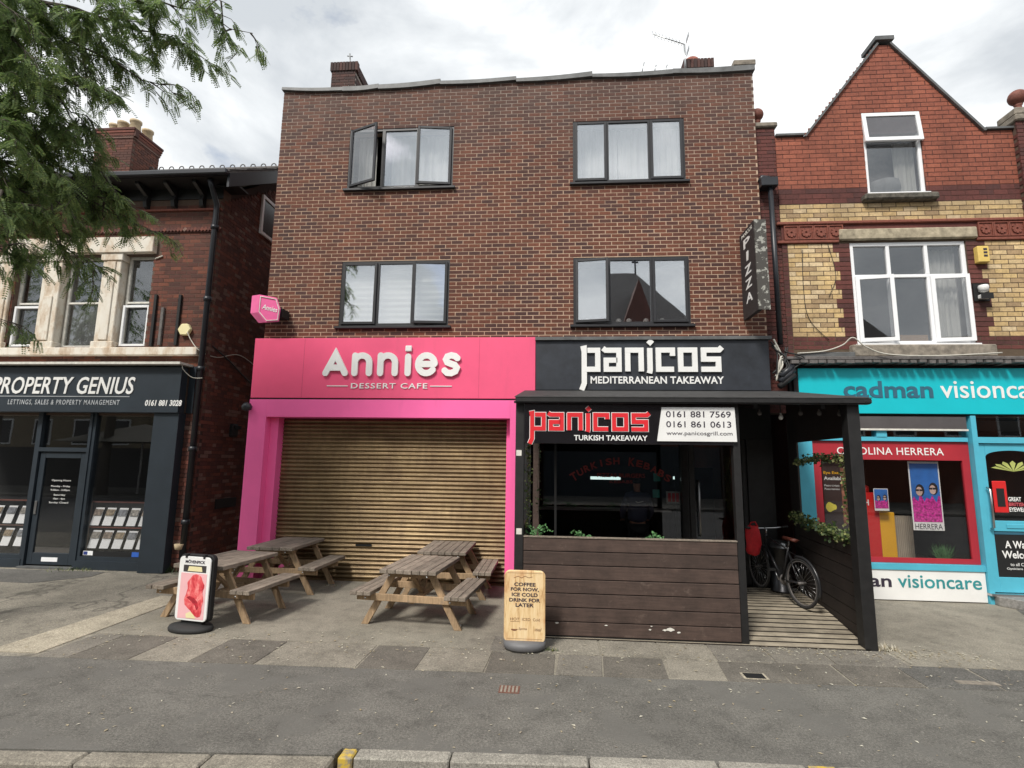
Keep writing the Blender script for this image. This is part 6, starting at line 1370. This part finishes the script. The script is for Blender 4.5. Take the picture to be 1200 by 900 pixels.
for (px, py), Yt, zs, dens, f0 in B:
    tip = at(px, py, Yt) - TO; st_ = Vector((0, 0, max(3.0, tip.z + TR_.uniform(.3, 1.1)))); mid = st_.lerp(tip, .55) + Vector((TR_.gauss(0, .25), TR_.gauss(0, .25), TR_.uniform(.15, .6))); P = curve3(st_, mid, tip, 14)
    P = [p + Vector((TR_.gauss(0, .025), TR_.gauss(0, .025), TR_.gauss(0, .03))) * min(1, k) for k, p in enumerate(P)]
    limbs.tube(P, [.032 * (1 - k / 14) + .004 for k in range(15)], 6)
    nsec = int(9 * dens + 2)
    for k in range(nsec):
        t = f0 + (1 - f0) * (k + TR_.random()) / nsec; i = min(13, int(t * 14)); q = P[i].lerp(P[i + 1], min(1, t * 14 - i)); dirn = (P[i + 1] - P[i]).normalized()
        thin = dens < .8; ln = TR_.uniform(.3, .75) * (.5 if thin or t > .85 else 1)
        e = q + (dirn * .6 + Vector((TR_.gauss(.15, .55), TR_.gauss(0, .55), TR_.gauss(-.12, .42)))).normalized() * ln; e.z -= ln * .2
        S = curve3(q, q.lerp(e, .5) + Vector((0, 0, .1 * ln)), e, 6); limbs.tube(S, [.010 * (1 - m / 6) + .003 for m in range(7)], 4)
        for m in range(3 if thin else 5):
            u = (m + 1) / (3 if thin else 5) * 5.99; j = int(u); qq = S[j].lerp(S[j + 1], u - j); dd = (S[j + 1] - S[j]).normalized()
            twig(qq, dd * .7 + Vector((TR_.gauss(.15, .5), TR_.gauss(0, .5), TR_.gauss(-.25, .4))), TR_.uniform(.15, .34), 6 if thin else 8)
# crown outside the frame so the tree is whole from other places
for k in range(260):
    a = TR_.uniform(0, 6.28); rr_ = TR_.uniform(.3, 3.0); q = Vector((rr_ * math.cos(a) - .6, rr_ * math.sin(a) * .8 - .6, TR_.uniform(4.2, 9.0)))
    if (q + TO).x > -7.6 and (q + TO).y > -5: continue
    twig(q, Vector((math.cos(a), math.sin(a), -.2)), .5, 10)
limbs.build('limbs', M['bark'], TRE, kind='stuff'); tw_.build('twigs', M['bark'], TRE, kind='stuff'); lf.build('crown', M['leaf'], TRE)

# ================================================================== ACROSS THE ROAD (seen in the window reflections)
OB = empty('brick_house', (0, 0, 0), 'dark steep roofed house across the road, reflected in the lower right window', 'building')
yo = -25
bx('wall', M['brick_left'], OB, 3.7, 10.5, yo - 8, yo, -.1, 9.6); bx('wall', M['brick_left'], OB, -4, 3.69, yo - 7, yo, -.1, 7.0)
MB().add([(3.6, yo + .4, 9.5), (10.9, yo + .4, 9.5), (10.9, yo - 8.4, 9.5), (3.6, yo - 8.4, 9.5), (3.6, yo - 4, 16.2), (6.1, yo - 4, 16.2)], [(0, 1, 5, 4), (2, 3, 4, 5), (1, 2, 5), (3, 0, 4), (3, 2, 1, 0)]).build('roof', M['slate'], OB)
MB().prism([(4.0, yo + .5, 9.4), (7.2, yo + .5, 9.4), (5.6, yo + .5, 14.2)], (0, 0, 0), (0, -3.4, 0)).build('gable', M['brick_side'], OB)
MB().tube([(6.1, yo - 4, 16.1), (6.1, yo - 4, 17.5)], .07, 6).build('finial', M['iron'], OB); bx('finial_arm', M['iron'], OB, 5.85, 6.35, yo - 4.04, yo - 3.96, 17.0, 17.12)
for x_ in (-3, -.5, 2, 4.8, 7.4): 
    for z_ in ((3.8, 6.8) if x_ > 3 else (3.8,)): w_ = bx('window', M['upvc'], OB, x_, x_ + 1.1, yo, yo + .05, z_, z_ + 1.7); bx('pane', M['black_gloss'], w_, x_ + .08, x_ + 1.02, yo + .051, yo + .06, z_ + .08, z_ + 1.62)
bx('shopfront', M['navy'], OB, -4, 10.5, yo, yo + .1, -.1, 3.2)
O2 = empty('rendered_building', (0, 0, 0), 'pale rendered building across the road, reflected in the left shop windows', 'building')
ren = plain('cream render', (.27, .22, .15), .9)
bx('wall', ren, O2, -62, -4.4, yo - 9, yo + .4, -.1, 8.8); bx('parapet', M['stone'], O2, -62.2, -4.3, yo - 9, yo + .6, 8.8, 9.1)
for x_ in range(-58, -6, 3):
    for z_ in (2.9, 5.9): w_ = bx('window', M['upvc'], O2, x_, x_ + 1.3, yo + .4, yo + .46, z_, z_ + 1.8); bx('pane', M['black_gloss'], w_, x_ + .1, x_ + 1.2, yo + .461, yo + .47, z_ + .1, z_ + 1.7)
bx('shopfront', M['black_wood'], O2, -62, -4.4, yo + .4, yo + .5, -.1, 2.7)
O3 = empty('brick_house', (0, 0, 0), 'lower red brick house across the road, reflected in the optician window', 'building')
bx('wall', M['brick_left'], O3, 11, 50, yo - 8, yo + .2, -.1, 7.2); MB().prism([(10.8, yo + .5, 7.2), (10.8, yo - 8.3, 7.2), (10.8, yo - 4, 10.4)], (0, 0, 0), (39.4, 0, 0)).build('roof', M['slate'], O3)
for x_ in range(12, 48, 3): w_ = bx('window', M['upvc'], O3, x_, x_ + 1.3, yo + .2, yo + .26, 4, 5.8); bx('pane', M['black_gloss'], w_, x_ + .1, x_ + 1.2, yo + .261, yo + .27, 4.1, 5.7)
opp = MB().box(-60, 60, yo, -17, -.14, 0).build('opposite_pavement', M['path'], kind='structure')

for x_, y_, sc_, rz_, lb in ((-25, -17.5, 1.35, 200, 'large tree across the road, reflected in the stone bay windows'), (-33, -18.5, 1.5, 70, 'largest tree far left across the road, seen only in reflections'), (-15, -18, 1.1, 150, 'smaller tree across the road, reflected in the blinds window'), (27, -18, 1.2, 20, 'tree across the road on the right, reflected in the white six light window')):
    t = copy_tree(TRE); t.location = (x_, y_, 0); t.scale = (sc_,) * 3; t.rotation_euler = (0, 0, rad(rz_)); t['label'] = lb

psl = empty('parasol', (0, 0, 0), 'large grey parasol across the road, reflected in the left shop windows', 'parasol')
a_ = at(95, 518, 20); b_ = at(240, 518, 20); c_ = at(160, 497, 20); mx_ = (a_.x + b_.x) / 2; yp = -19.0; hw_ = (b_.x - a_.x) / 2
MB().add([(mx_ - hw_, yp + 2, a_.z), (mx_ + hw_, yp + 2, a_.z), (mx_ + hw_, yp - 2, a_.z), (mx_ - hw_, yp - 2, a_.z), (mx_, yp, c_.z)], [(0, 1, 4), (1, 2, 4), (2, 3, 4), (3, 0, 4), (3, 2, 1, 0)]).build('canopy', plain('grey canvas', (.16, .15, .13), .9), psl)
MB().tube([(mx_, yp, 0), (mx_, yp, c_.z)], .05, 8).build('pole', M['white'], psl)
